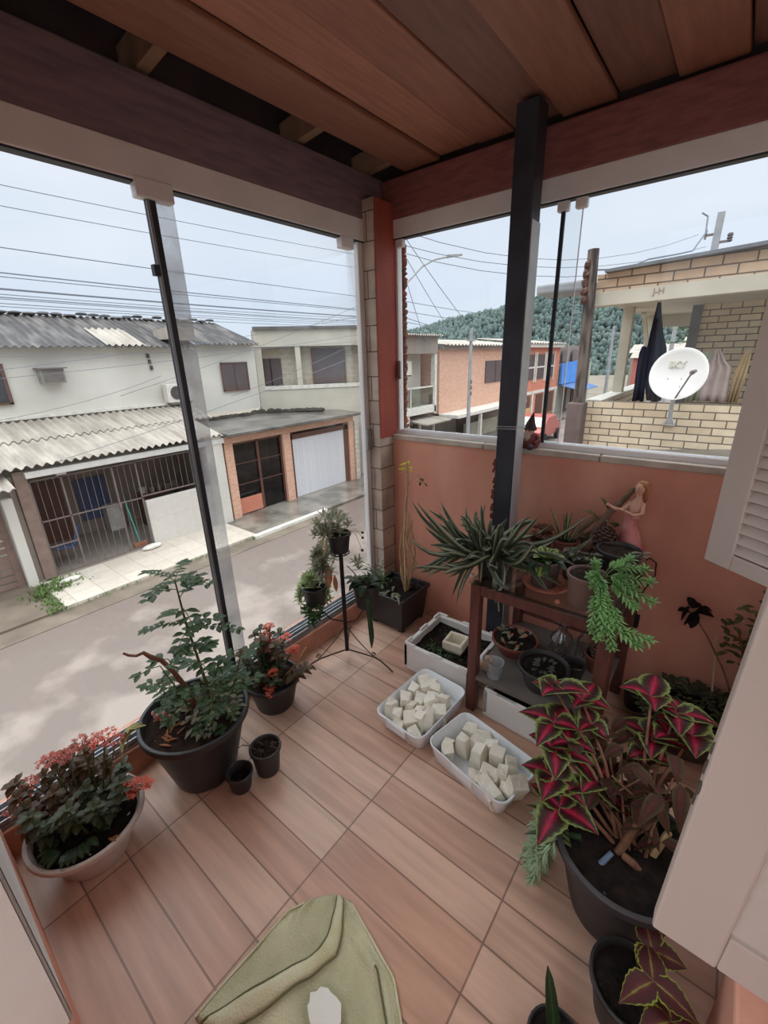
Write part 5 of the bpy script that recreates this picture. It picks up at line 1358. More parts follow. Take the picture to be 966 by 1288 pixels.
rc = random.Random(5)
# (pixel-free layout: local x across, y along the tray, w, d, h, turn, tilt)
lay1 = [(-.095,-.13,.05,.055,.105,.2,.1),(-.045,-.145,.05,.05,.085,.5,.15),(.0,-.11,.055,.06,.075,.9,.3),(-.02,-.165,.05,.045,.06,.3,.35),(.062,-.165,.05,.05,.05,1.1,.3),
        (.055,-.09,.05,.045,.1,.1,.05),(.095,-.06,.045,.055,.1,.4,-.1),(.02,-.045,.05,.045,.085,.3,.1),(-.04,-.055,.05,.05,.07,.2,-.1),(-.085,-.03,.05,.06,.085,.6,.2),
        (.095,.015,.075,.06,.085,.5,.15),(.04,.02,.06,.05,.09,.9,-.2),(-.03,.02,.055,.06,.08,.3,.1),(-.09,.06,.05,.05,.09,.1,.2),(.015,.08,.07,.05,.085,.4,.3),
        (.075,.10,.055,.05,.09,.1,.1),(-.055,.10,.05,.06,.085,.6,-.1),(-.02,.15,.08,.05,.075,.2,.3),(-.09,.135,.05,.06,.08,.9,.2),(-.06,.17,.06,.04,.07,.2,.1),(.045,-.005,.04,.04,.07,.7,.2)]
def place(lay, T, r, label, group):
    for (x,y,w,d,h,a,tl) in lay:
        X_=T[0]+x*cos(r)-y*sin(r); Y_=T[1]+x*sin(r)+y*cos(r)
        chunk(X_,Y_,.013,w*1.2,d*1.2,h*1.1,a+r,tl,label,group,rc)
place(lay1,T1,r1,'white plaster chunk piled in the plastic tray nearer the street glass','chunks in the tray nearer the glass')
T2 = (.915,1.33,0); r2 = -.20
tray('white plastic tray of plaster chunks beside the red leaved coleus', T2, .435, .29, .105, r2)
lay2 = [(-.13,.09,.065,.055,.085,.4,.2),(-.07,.105,.06,.06,.075,.8,.2),(-.165,-.04,.045,.045,.06,.3,.2),(-.145,-.075,.045,.05,.055,.9,.3),(-.105,-.005,.06,.05,.105,.2,.05),
        (-.05,.05,.065,.05,.085,.1,.1),(-.005,.085,.06,.05,.085,.5,.2),(-.02,.0,.055,.05,.1,.15,.05),(.05,.065,.06,.05,.1,.3,.2),(.115,.055,.055,.05,.1,.7,.15),
        (.03,-.085,.055,.05,.07,.6,.4),(.075,-.03,.08,.055,.075,.3,.3),(.115,.0,.045,.05,.09,.4,.1),(.125,-.085,.10,.06,.07,-.3,.35),(.175,-.01,.065,.05,.12,1.0,.35),(.155,-.035,.05,.04,.06,.2,.2)]
place(lay2,T2,r2,'white plaster chunk in the plastic tray beside the coleus','chunks in the tray beside the coleus')

# ================================================================== PLANT TABLE AND WHAT STANDS ON IT
R5 = random.Random(31)
m_tbl = mat('mahogany_table_wood', (106,62,54), .45, col2=(84,48,44), scale=5, stretch=(6,6,1), spec=.45)
m_tglass = glassmat('table_glass', (.86,.90,.88), .10)
m_shelf = mat('grey_shelf_board', (104,98,92), .5, var=.12)
t = thing('plant_table', 'red brown wooden table with a glass top and grey lower shelf against the parapet', 'table', (1.0,1.95,0))
for (x, y, w, d) in ((-.30,-.305,.05,.05),(.29,-.28,.055,.11),(-.30,.29,.05,.05),(.29,.29,.05,.05)):
    MB().box((x-w/2,y-d/2,0),(x+w/2,y+d/2,.772)).build('leg', m_tbl, t, bev=.004)
MB().box((-.275,-.325,.715),(.262,-.295,.768)).box((-.275,-.295,.728),(.262,-.275,.760)).build('front_rail', m_tbl, t, bev=.004)
MB().box((-.275,.28,.715),(.265,.31,.768)).build('back_rail', m_tbl, t, bev=.004)
MB().box((-.315,-.28,.715),(-.285,.265,.768)).build('side_rail', m_tbl, t, bev=.004)
MB().box((.275,-.225,.715),(.305,.265,.768)).build('side_rail', m_tbl, t, bev=.004)
MB().box((-.335,-.335,.773),(.335,.325,.781)).build('glass_top', m_tglass, t, bev=.002)
MB().box((-.30,-.325,.212),(.29,.31,.234)).build('lower_shelf', m_shelf, t, bev=.003)
MB().box((-.275,.285,.30),(.265,.305,.34)).build('back_stretcher', m_tbl, t, bev=.003)
ZT, ZS = .7815, .2345

# long finger leaved succulent
t = thing('potted_succulent', 'pot overflowing with long pale edged finger leaves on the plant table', 'potted plant', (.715,1.765,ZT))
pot(t, .115, .083, .065, m_blackpot, lip=.009, fill=.9, lipout=.005, n=30)
fo = MB()
for i in range(92):
    a = R5.uniform(0,2*pi) if i % 3 else 3.75+R5.uniform(-.8,.8)
    q = .06*sqrt(R5.random()); low_ = R5.random() < .5
    e = R5.uniform(.0,.5) if low_ else R5.uniform(.6,1.35)
    L_ = R5.uniform(.20,.36) if low_ else R5.uniform(.17,.27); b = Vector((q*cos(a),q*sin(a),.10))
    d = Vector((cos(a)*cos(e),sin(a)*cos(e),sin(e))); curl = R5.uniform(.5,1.6) if low_ else R5.uniform(.1,.9)
    if R5.random() < .14: curl = 2.6; L_ *= .8
    lift = R5.uniform(.3,1.3) if low_ and curl < 2 else 0
    ph_ = R5.uniform(0,6); sw = Vector((-sin(a),cos(a),0))*R5.uniform(-.6,.6)
    pts=[]; rad=[]
    for k in range(9):
        s = k/8; pts.append(b + d*L_*s + sw*L_*s*s - Vector((0,0,1))*curl*L_*.5*s*s + Vector((0,0,1))*(lift*L_*.6*s**3 + .028*s*sin(5.5*s+ph_)))
        if -.06 < pts[-1].x < .63 and -.16 < pts[-1].y < .52: pts[-1].z = max(pts[-1].z, .014)
        rad.append(.0165*(1-s)**.5*(.6+.7*s)+.0014)
    n_ = 6; o0 = len(fo.v)
    fo.tube(pts, rad, n_)
    for k in range(9):
        for j in range(n_): fo.uv[o0+k*n_+j] = (k/8, abs(j-3)/3)
fo.build('foliage', L_gas, t, smooth=True, sharp=0)
s_ = MB()
for k in range(3): s_.tube([(.02,.0-.02*k,.10),(.05,-.08,.06),(.055+.02*k,-.1,-.06-.04*k)],[.006,.006,.003],6)
s_.build('hanging_leaf', L_gas, t, smooth=True)
tag(MB().ball((.66,1.66,ZT+.012),(.013,.011,.012),8,6).build('pebble', m_kerbw, smooth=True, loc=(.66,1.66,ZT)), 'pale pebble on the front left corner of the plant table', 'pebble')
tag(MB().ball((1.075,1.655,ZT+.011),(.012,.012,.011),8,6).build('seed_pod', m_terra, smooth=True, loc=(1.075,1.655,ZT)), 'small brown seed pod on the front edge of the plant table', 'seed pod')

# pot on a saucer
def saucer(label, loc, r, m):
    t = MB().lathe([(0,0),(r*.7,0),(r,.022),(r+.004,.024),(r-.004,.026),(r*.68,.007),(0,.007)], loc, 34, close=False).build('saucer', m, smooth=True, sharp=50, loc=loc)
    return tag(t, label, 'saucer')
saucer('terracotta saucer with grit on the front of the plant table', (.985,1.78,ZT), .105, m_terra)
gs = MB()
for k in range(22):
    a = R5.uniform(-1.2,1.2); q = R5.uniform(.065,.085); gs.ball((.985+q*cos(a),1.78+q*sin(a),ZT+.012),(.006,.006,.004),5,4)
tag(gs.build('grit', m_terra, loc=(.985,1.78,ZT+.008)), 'coarse grit lying in the terracotta saucer', 'grit', kind='stuff')
t = thing('potted_plant', 'taupe pot with a yellow veined leafy plant standing in the terracotta saucer', 'potted plant', (.968,1.79,ZT+.0075))
pot(t, .135, .072, .056, mat('grey_brown_plastic', (84,72,68), .5, var=.08), lip=.008, fill=.92, lipout=.004, n=30)
va = MB(); dk = MB()
for k in range(16):
    a = k*2.4; e = .95-.06*k
    (va if k < 9 else dk).leaf((.012*cos(a),.012*sin(a),.13),(cos(a)*cos(e),sin(a)*cos(e),sin(e)+.2),.095,.045,.45,n=5,fold=.25)
for a in (-1.2,-.3,.5,-2.0,2.4): dk.leaf((.05*cos(a),.05*sin(a),.135),(cos(a),sin(a),.15),.085,.03,.8,n=4)
va.leaf((.0,-.03,.135),(.1,-.75,-.1),.09,.055,.6,n=5,fold=.1)
va.build('foliage', L_var, t); dk.build('low_foliage', L_dk, t)

# brown leaved pot behind
t = thing('potted_plant', 'small pot of bronze leaves behind the finger leaved succulent', 'potted plant', (.83,2.12,ZT))
pot(t, .08, .055, .043, m_brownpot, lip=.006, fill=.9, lipout=.003, n=24)
fo = MB()
for k in range(46):
    a = R5.uniform(0,2*pi); fo.leaf((.04*cos(a)*R5.random(),.04*sin(a),.08+.06*R5.random()),(cos(a),sin(a),R5.uniform(.1,.9)),.055,.03,.4,n=3)
fo.build('foliage', leafmat('bronze_brown_leaf', [(0,(122,82,58)),(1,(92,58,44))],.5), t)

# striped blade plant
t = thing('potted_plant', 'brown pot with pale striped sword leaves at the back of the plant table', 'potted plant', (.955,2.13,ZT))
pot(t, .115, .06, .048, m_brownpot, lip=.008, fill=.9, lipout=.004, n=26)
fo = MB()
for k, (dx, dy, h) in enumerate(((-.42,.05,.22),(-.3,-.1,.2),(-.12,.05,.17),(.05,.08,.2),(.25,.1,.24),(.45,.12,.25),(.38,-.1,.15),(-.55,-.05,.14),(.1,-.2,.14),(.6,.0,.16),(-.1,.2,.18))):
    fo.leaf((dx*.06,dy*.06,.10),(dx,dy,1),h,.024,.12,n=5,shape='blade',fold=.5)
fo.build('foliage', L_snk, t)

# small dark pot with round leaves
t = thing('potted_plant', 'small black pot with dull round leaves behind the pot of trailing sedum', 'potted plant', (1.075,1.90,ZT))
pot(t, .12, .062, .048, m_blackpot, lip=.008, fill=.92, lipout=.004, n=26)
fo = MB(); st = MB()
for k in range(22):
    a = k*2.4; q = .05*R5.random()+.015; p = (q*cos(a)*1.3,q*sin(a)*1.2,.135+.04*R5.random())
    st.tube([(.3*q*cos(a),.3*q*sin(a),.11),p],.0018,4); fo.leaf(p,(cos(a),sin(a),.25),.04,.03,.4,n=4,shape='heart')
fo.build('foliage', leafmat('dull_dark_leaf', [(0,(110,112,98)),(.3,(72,76,64)),(1,(56,60,50))],.4), t); st.build('stem', m_stem, t)

# taupe pot with sedum
t = thing('potted_sedum', 'taupe pot with bright green sedum trailing over the plant table edge', 'potted plant', (1.165,1.725,ZT))
pot(t, .15, .078, .062, m_taupepot, soil=m_soil2, lip=.009, fill=.9, lipout=.004, n=32)
fo = MB(); st = MB()
B_ = Vector((.05,.0,.135))
for tip, mid in (((.20,.06,.20),(.12,.03,.20)),((.23,.02,.17),(.14,.0,.17)),((.25,-.03,.11),(.15,-.03,.15)),((.14,.08,.22),(.09,.05,.19)),((.05,-.09,.14),(.05,-.05,.165)),((.10,-.10,.10),(.07,-.06,.15)),((.03,-.07,.17),(.04,-.03,.17)),
                 ((.12,-.12,.0),(.09,-.09,.10)),((.11,-.135,-.03),(.10,-.1,.07)),((.16,-.12,-.06),(.13,-.1,.04)),((.24,-.09,-.03),(.16,-.1,.0)),((.27,-.06,-.01),(.18,-.09,-.02)),((.09,-.12,.04),(.08,-.07,.12)),((.18,-.02,.14),(.12,-.02,.17)),((.02,.03,.19),(.03,.02,.16)),((.08,-.12,-.01),(.07,-.1,.07)),((.20,-.05,.08),(.14,-.05,.13))):
    if tip[2] < .03: tip = (tip[0],tip[1]-.05,tip[2]); mid = (mid[0],mid[1]-.05,max(mid[2],.02))
    pts = [B_, lerp(B_,mid,.6)+Vector((0,0,.015)), Vector(mid), Vector(tip)]
    st.tube(pts,[.003,.003,.0025,.002],5); needle_stem(fo, pts[1:], R5, 62, .030, .0125, .1, .8)
    rosette(fo, Vector(tip), 9, .032, .013, R5, (.1,1.2), .1)
fo.build('foliage', L_sed, t); st.build('stem', m_stem, t)

# bigger black pot behind
t = thing('plant_pot', 'wide black pot of soil with few grey leaves on the plant table', 'pot', (1.225,2.03,ZT))
pot(t, .165, .094, .074, m_blackpot, soil=m_soil2, lip=.010, fill=.88, lipout=.005, n=34)
fo = MB()
for k in range(7): fo.leaf((.03+.008*k,-.02+.004*k,.15),(R5.uniform(.2,1),R5.uniform(-.5,.4),.25),.07,.018,.3,n=3)
fo.build('foliage', L_dull, t)

# pinecone
def pinecone(label, loc, h, r, m, tilt=(0,0)):
    mb = MB(); n_ = 95
    rot = Matrix.Rotation(tilt[0],3,'X') @ Matrix.Rotation(tilt[1],3,'Y')
    core = [rot@Vector((0,0,h*k/8)) for k in range(9)]
    mb.tube([Vector(loc)+p for p in core],[max(.004,r*.62*sin(pi*(k/8*.86+.1))) for k in range(9)],8)
    for i in range(n_):
        s = i/n_; a = i*2.39996; rr = r*sin(pi*(s*.85+.12))**.8; z = h*s
        d = rot@Vector((cos(a),sin(a),.35+.5*s)); b = Vector(loc)+rot@Vector((rr*.45*cos(a),rr*.45*sin(a),z))
        w = .026*(r/.05)*(1-.45*s)
        side = d.cross(Vector((0,0,1))).normalized(); d = d.normalized(); up = side.cross(d)
        tip = b+d*rr*.72
        mb.add([b-side*w*.25-up*.002,b+side*w*.25-up*.002,tip+side*w*.5-up*.003,tip-side*w*.5-up*.003,b-side*w*.25+up*.002,b+side*w*.25+up*.002,tip+side*w*.45+up*.004,tip-side*w*.45+up*.004],
               [(0,3,2,1),(4,5,6,7),(0,1,5,4),(1,2,6,5),(2,3,7,6),(3,0,4,7)])
    return tag(mb.build('pinecone', m, loc=loc), label, 'pinecone')
m_cone = mat('pinecone_brown', (86,62,52), .8, var=.3, scale=30)
pinecone('dark upright pinecone in front of the fairy figurine', (1.14,2.13,ZT+.075), .15, .056, m_cone)

# fairy figurine on driftwood
t = thing('fairy_figurine', 'figurine of a woman in pink dress leaning on driftwood on the plant table', 'figurine', (1.2,2.225,ZT)); t.scale = (1.16,1.16,1.16)
m_drift = mat('driftwood', (142,112,92), .9, col2=(104,80,68), scale=12, bump=.4)
m_skin = mat('figurine_skin', (206,160,136), .6, var=.04); m_dress = mat('figurine_pink_dress', (186,96,98), .6, col2=(210,150,142), scale=18)
m_hair = mat('figurine_hair', (158,104,66), .7, var=.2)
dw = MB()
dw.tube([(-.16,-.02,.01),(-.10,.0,.05),(-.02,.02,.07),(.06,.01,.05),(.10,-.02,.0)],[.03,.04,.045,.04,.03],9)
dw.tube([(-.14,-.03,.05),(-.10,-.02,.15),(-.06,-.0,.24),(-.01,.01,.31),(.02,.02,.35)],[.022,.02,.016,.012,.006],8)
dw.tube([(-.15,.0,.06),(-.17,-.02,.13),(-.12,-.01,.19),(-.06,.0,.22)],[.016,.014,.012,.008],7)
dw.tube([(-.19,-.05,.0),(-.14,-.06,.05),(-.10,-.06,.10),(-.09,-.05,.13)],[.02,.024,.02,.01],8)
dw.tube([(-.25,-.06,.02),(-.18,-.05,.09),(-.12,-.03,.14)],[.008,.008,.006],7)
dw.build('driftwood_base', m_drift, t, smooth=True)
fl = MB()
for p, d, L_, w in (((-.02,.0,.28),(.4,.1,1),.10,.045),((-.07,.0,.24),(-.5,-.1,.9),.08,.04),((-.10,-.02,.2),(-.7,-.2,.5),.08,.04),((-.03,-.03,.18),(-.2,-.6,.5),.09,.06),((-.05,-.03,.12),(-.6,-.6,.3),.09,.05),((-.12,-.05,.1),(-.6,-.5,.5),.08,.04)):
    MB().leaf(p,d,L_,w,.2,n=5,fold=.3).build('moulded_leaf', leafmat('painted_leaf', [(0,(178,168,104)),(.5,(128,124,82)),(1,(104,104,72))],.6), t, solid=.003)
# the standing woman: skirt, torso, arms, head, hair
dr = MB()
pts=[(.035,.0,.0),(.038,.0,.05),(.032,.0,.12),(.022,.0,.18),(.016,.005,.215)]
for (x,y,z),(nx,r) in zip(pts,[(0,.05),(0,.056),(0,.05),(0,.034),(0,.024)]): pass
dr.tube([(.03,-.0,.01),(.034,-.005,.05),(.03,-.005,.11),(.022,.0,.165),(.02,.002,.205),(.026,.0,.25)],[.048,.055,.05,.036,.025,.030],14)
for k in range(9): dr.tube([(.03+.05*cos(k*.7),-.003+.05*sin(k*.7),.02),(.032+.05*cos(k*.7),-.003+.048*sin(k*.7),.09),(.022+.028*cos(k*.7),.026*sin(k*.7),.17)],[.009,.008,.003],6)
dr.build('dress', m_dress, t, smooth=True, sharp=70)
bd = MB()
bd.tube([(.026,.0,.23),(.030,.0,.27),(.034,-.002,.30),(.036,-.004,.318),(.037,-.006,.335)],[.027,.030,.024,.011,.011],12)
bd.ball((.038,-.010,.358),(.020,.022,.026),12,9)
bd.ball((.034,-.033,.355),(.004,.005,.005),6,4)
bd.tube([(.012,-.006,.295),(-.012,-.03,.262),(-.04,-.045,.268),(-.06,-.05,.28)],[.010,.008,.007,.005],8)
bd.tube([(.056,-.004,.295),(.062,-.03,.26),(.038,-.05,.252),(.0,-.058,.268)],[.010,.008,.007,.005],8)
bd.ball((-.066,-.051,.282),(.008,.006,.006),7,5); bd.ball((-.008,-.059,.271),(.008,.006,.006),7,5)
MB().tube([(.03,-.02,.02),(.035,-.05,.008)],[.012,.008],8).build('foot', m_skin, t, smooth=True)
bd.build('body', m_skin, t, smooth=True, sharp=70)
hr = MB(); hr.ball((.042,-.002,.366),(.024,.024,.025),10,8); hr.ball((.052,.016,.372),(.014,.014,.014),8,6); hr.tube([(.055,.008,.36),(.06,.012,.32),(.058,.012,.29)],[.012,.01,.004],7)
hr.build('hair', m_hair, t, smooth=True, sharp=0)
ey = MB()
for s in (-1,1): ey.ball((.033+s*.008-.004,-.031,.361),.0022,5,4)
ey.build('eye', m_dark, t)
tag(MB().ball((1.02,2.17,ZT+.03),(.035,.03,.03),9,7,0,.12,R5).build('rough_stone', m_drift, loc=(1.02,2.17,ZT)), 'rough brown stone left of the upright pinecone', 'stone')
tag(MB().ball((1.05,2.235,ZT+.035),(.03,.025,.035),9,7,0,.12,R5).build('rough_stone', m_terra, loc=(1.05,2.235,ZT)), 'reddish stone behind the upright pinecone', 'stone')

# cable with plug hanging at the right end
t = thing('power_cable', 'dark power cable with plug hanging down beside the plant table', 'cable', (1.33,2.30,.44))
MB().tube([(-.03,-.03,.36),(.0,-.01,.385),(.03,.0,.36),(.035,.01,.28),(.0,.02,.19),(-.02,.02,.10),(-.015,.02,.03)], .0035, 6).build('cord', m_dark, t)
MB().box((-.034,.008,-.045),(.004,.032,.03)).build('plug', m_dark, t, bev=.004)
MB().cyl((-.024,.02,-.045),(-.024,.02,-.062),.003,n=6).cyl((-.008,.02,-.045),(-.008,.02,-.062),.003,n=6).build('prong', m_steel2, t)

# ---- lower shelf
t = thing('potted_plant', 'wide brown bowl with a sprawling dark plant on the lower table shelf', 'potted plant', (.80,1.95,ZS))
pot(t, .085, .122, .088, m_brownpot, soil=m_soil, lip=.009, fill=.85, lipout=.006, n=34)
fo = MB(); dl = MB()
for k in range(26):
    a = R5.uniform(0,2*pi); q=.09*sqrt(R5.random()); (fo if k%3 else dl).leaf((q*cos(a),q*sin(a),.085),(cos(a*2),sin(a*2),R5.uniform(.1,.8)),.05,.018,.4,n=3)
fo.leaf((-.08,.03,.08),(-.5,.3,.9),.06,.03,.3); fo.leaf((-.085,.02,.08),(-.8,-.2,.7),.05,.03,.3)
fo.build('foliage', L_dull, t); tag(dl.build('dry_leaf', L_dryl, t), kind='stuff')
t = thing('potted_succulent', 'wide black bowl with a grey leaved succulent at the front of the lower shelf', 'potted plant', (1.02,1.765,ZS))
pot(t, .13, .118, .08, m_blackpot2, soil=m_soil, lip=.010, fill=.82, lipout=.006, n=36)
fo = MB()
for k in range(14):
    a = k*2.4; q=.012+.055*(k%4)/4; fo.leaf((q*cos(a)*.6,q*sin(a)*.6,.11),(cos(a),sin(a),.45),.055,.028,.25,n=4,shape='obov',fold=.25)
fo.build('foliage', leafmat('grey_succulent_leaf', [(0,(120,120,112)),(1,(84,86,80))],.45), t, solid=.003)
t = thing('plastic_cup', 'clear plastic cup on the front left of the lower shelf', 'cup', (.80,1.685,ZS))
MB().lathe([(0,0),(.034,0),(.037,.004),(.044,.088),(.0465,.09),(.0465,.093),(.043,.092),(.035,.006),(0,.006)], (0,0,0), 28, close=False).build('cup', glassmat('cloudy_cup_plastic', (.84,.86,.88), .16, .15, haze=.3), t, smooth=True, sharp=50)
t = thing('glass_jug', 'clear glass decanter with a diamond pattern on the lower shelf', 'decanter', (1.02,2.05,ZS))
m_jug = glassmat('cut_glass', (.90,.91,.91), .14, .06)
MB().lathe([(0,.0),(.055,.0),(.062,.01),(.066,.05),(.066,.10),(.055,.135),(.03,.16),(.022,.18),(.026,.20),(.034,.21),(.031,.21),(.02,.182),(.026,.158),(.05,.132),(.061,.1),(.061,.05),(.056,.014),(0,.012)], (0,0,0), 30, close=False).build('bottle', m_jug, t, smooth=True, sharp=50)
dmn = MB()
for i in range(5):
    for k in range(20):
        a = 2*pi*(k+.5*(i%2))/20; z=.035+i*.016; dmn.ball((.0665*cos(a),.0665*sin(a),z),(.006,.006,.007),6,4)
dmn.build('cut_pattern', m_jug, t)
MB().ball((0,0,.235),(.02,.02,.022),10,7).cyl((0,0,.2),(0,0,.22),.012,n=10).build('stopper', m_jug, t, smooth=True)
t = thing('glass_bottle', 'plain clear glass bottle right of the patterned decanter', 'bottle', (1.135,2.1,ZS))
MB().lathe([(0,0),(.045,0),(.05,.01),(.05,.12),(.02,.17),(.016,.20),(.02,.205),(.014,.2),(.016,.168),(.045,.118),(.045,.012),(0,.01)], (0,0,0), 26, close=False).build('bottle', m_jug, t, smooth=True, sharp=50)
t = thing('plant_pot', 'small empty black pot on the lower shelf right of the black bowl', 'pot', (1.125,1.93,ZS))
pot(t, .085, .056, .044, m_blackpot, lip=.007, fill=.5, lipout=.003, n=26)
t = thing('plant_pot', 'small brown pot holding a pinecone on the lower shelf', 'pot', (1.21,2.05,ZS))
pot(t, .10, .064, .05, m_brownpot, lip=.008, fill=.8, lipout=.004, n=28)
pinecone('dark pinecone lying in the small brown pot on the lower shelf', (1.21,2.05,ZS+.085), .085, .045, m_cone, (.4,.2))
t = MB().ball((.745,1.70,ZS+.03),(.035,.026,.03),9,7,0,.2,R5).ball((.755,1.71,ZS+.068),(.024,.02,.024),8,6,0,.2,R5)
tag(t.build('rough_stone', mat('pale_coral_stone', (176,148,122), .9, var=.25, scale=25, bump=.5), loc=(.745,1.70,ZS)), 'lumpy pale stone on the shelf beside the front table leg', 'stone')

# ================================================================== RIGHT CORNER PLANTS
t = thing('planter_bowl', 'shallow dark bowl of dense small leaves on the floor right of the table', 'potted plant', (1.63,2.08,0))
pot(t, .17, .20, .14, mat('dark_grey_bowl', (74,66,66), .55, var=.1), lip=.01, fill=.85, lipout=.008, n=36)
fo = MB()
for k in range(520):
    a = R5.uniform(0,2*pi); q = .22*sqrt(R5.random()); z = .16+.12*R5.random()*(1-(q/.26)**2)
    fo.leaf((q*cos(a),q*sin(a),z),(cos(a+R5.uniform(-1,1)),sin(a+R5.uniform(-1,1)),R5.uniform(-.1,.9)),.035,.02,.3,n=2)
fo.build('foliage', leafmat('dull_small_leaf', [(0,(96,108,80)),(1,(58,72,48))],.5), t)  # the leaves' own dull dark green
t = thing('potted_shrub', 'tall leggy shrub in a dark pot in the right corner below the louvred shutter', 'potted plant', (1.83,2.2,0))
pot(t, .2, .12, .09, m_blackpot, lip=.01, fill=.88, lipout=.006, n=30)
st = MB(); fo = MB()
for tx, ty, tz in ((.06,-.03,.80),(-.04,-.03,.72),(.02,.03,.88),(.09,.05,.7),(-.10,.0,.6)):
    p = [(0,0,.17),(tx*.3,ty*.3,.4),(tx,ty,tz)]; st.tube(p,[.012,.009,.005],7)
    for k in range(52):
        q = lerp(p[1],p[2],.25+.8*R5.random()); a = R5.uniform(0,2*pi)
        fo.leaf(q+Vector((R5.uniform(-.07,.07),R5.uniform(-.05,.05),R5.uniform(-.05,.05))),(cos(a),sin(a),R5.uniform(-.3,.8)),.05,.026,.3,n=3)
st.tube([(-.02,0,.17),(-.12,.02,.38),(-.20,.05,.5),(-.27,.08,.58)],[.007,.005,.004,.003],6)
dkl = MB()
for k in range(10): dkl.leaf((-.28+R5.uniform(-.02,.03),.08,.60+R5.uniform(-.02,.03)),(R5.uniform(-1,1),R5.uniform(-.5,.2),R5.uniform(-1,.8)),.075,.055,.5,n=4)
st.build('stem', m_wood_stem, t); fo.build('foliage', leafmat('olive_leaf', [(0,(110,120,76)),(1,(72,84,50))],.5), t); dkl.build('withered_leaf', leafmat('black_leaf', [(0,(44,36,32)),(1,(30,26,24))],.8), t)
tag(MB().tube([(1.665,2.29,.50),(1.685,2.25,.34),(1.70,2.2,.22)],[.0045,.005,.005],6).build('bamboo_stick', mat('pale_stick', (196,174,140), .8, var=.1), smooth=True, loc=(1.7,2.2,.22)), 'thin pale stick standing in the dark bowl of small leaves', 'stick')
t = thing('plant_pot', 'small black pot on the floor between the table leg and the dark bowl', 'pot', (1.40,2.18,0))
pot(t, .12, .066, .05, m_blackpot, lip=.008, fill=.8, lipout=.004, n=26)

# ================================================================== BIG COLEUS
t = thing('potted_coleus', 'large black pot with a tall coleus of pink and green edged leaves by the shutter', 'potted plant', (1.515,1.12,0))
ZF = pot(t, .325, .205, .135, m_blackpot2, soil=m_soil, lip=.014, fill=.86, n=44, lipout=.012)
st = MB(); fo = MB(); wi = MB()
def whorl(p, d, L_, rnd, n=5, mb=None, w=.72):
    mb = mb or fo
    for k in range(n):
        a = 2*pi*k/n + rnd.uniform(-.3,.3); e = rnd.uniform(-.05,.9)
        mb.leaf(p, (cos(a),sin(a),e), L_*rnd.uniform(.7,1.2), L_*w*rnd.uniform(.85,1.1), .45, n=13, shape='heart', fold=.3, serr=.045)
tips = [(-.32,.20,.62),(-.29,.12,.545),(-.26,.06,.49),(-.24,.0,.43),(-.20,-.05,.37),(-.23,.23,.60),(-.03,.36,.63),(.05,.36,.60),(.11,.33,.56),(.0,.29,.52),(-.12,.08,.42)]
for i, tp in enumerate(tips):
    b = Vector((.02*cos(i),.03+.02*sin(i),.26)); m_ = lerp(b,tp,.5)+Vector((0,0,.05))
    st.tube([b,m_,tp],[.008,.006,.004],6)
    whorl(tp,(0,0,1),.14,R5,4,w=.74)
    if i % 2: whorl(lerp(m_,tp,.6),(0,0,1),.115,R5,3,w=.74)
for i in range(90):
    p = Vector((R5.uniform(-.2,.12),R5.uniform(.02,.3),R5.uniform(.36,.56))); a = R5.uniform(0,2*pi)
    wi.leaf(p,(cos(a),sin(a),R5.uniform(-.7,.2)),R5.uniform(.06,.12),.05,.7,n=5,shape='heart',fold=.3)
for k in range(10): st.tube([(R5.uniform(-.05,.07),R5.uniform(.0,.1),.27),(R5.uniform(-.1,.1),R5.uniform(.02,.15),.40),(R5.uniform(-.15,.15),R5.uniform(.02,.2),.5)],[.006,.004,.003],5)
fo.build('foliage', L_col, t); wi.build('withered_foliage', L_cold, t); st.build('stem', m_wood_stem, t)
bl_ = MB()
for (p,d,L_,w,b) in (((-.08,.0,.30),(-1,-.25,.22),.26,.034,.25),((.06,.09,.28),(.05,.1,1),.2,.03,.1),((.09,.10,.28),(.3,.2,1),.17,.03,.15),((-.12,-.05,.29),(-.9,-.35,.05),.2,.032,.4)):
    bl_.leaf(p,d,L_,w,b,n=6,shape='blade',fold=.35)
tag(bl_.build('sword_leaf', L_dk, t), kind='stuff')
MB().tube([(-.02,-.02,.27),(.0,.0,.33),(.015,.02,.40)],[.012,.013,.008],8).tube([(.0,-.03,.30),(.03,-.04,.305),(.05,-.03,.28)],[.011,.012,.008],8).build('cut_stem', m_wood_stem, t, smooth=True)
MB().tube([(-.06,-.10,.27),(-.03,-.05,.31)],[.010,.008],8).build('blue_tag', mat('dusty_blue_plastic', (96,116,140), .5), t)
MB().tube([(.07,.03,.27),(.085,.05,.33),(.10,.07,.38)],[.011,.012,.010],8).build('ringed_stalk', m_dry, t, smooth=True)
se = MB(); ss = MB()
for i in range(38):
    a = pi+R5.uniform(-.85,.6); b = Vector((.17*cos(a),.17*sin(a)*1.0,.29)); o = Vector((cos(a),sin(a),0)); dn = R5.uniform(.0,.30)
    pts = [b, b+o*.05+Vector((0,0,.035)), b+o*(.075+.03*R5.random())+Vector((0,0,-.02-dn*.4)), b+o*(.085+.03*R5.random())+Vector((0,R5.uniform(-.04,.04),-.04-dn*.75))]
    ss.tube(pts,.0025,5); needle_stem(se,pts[1:],R5,36,.042,.0075,.15,.9); rosette(se,pts[-1],9,.032,.008,R5,(-.2,1.1),.1)
se.build('trailing_foliage', L_sedb, t); ss.build('trailing_stem', m_stem, t)

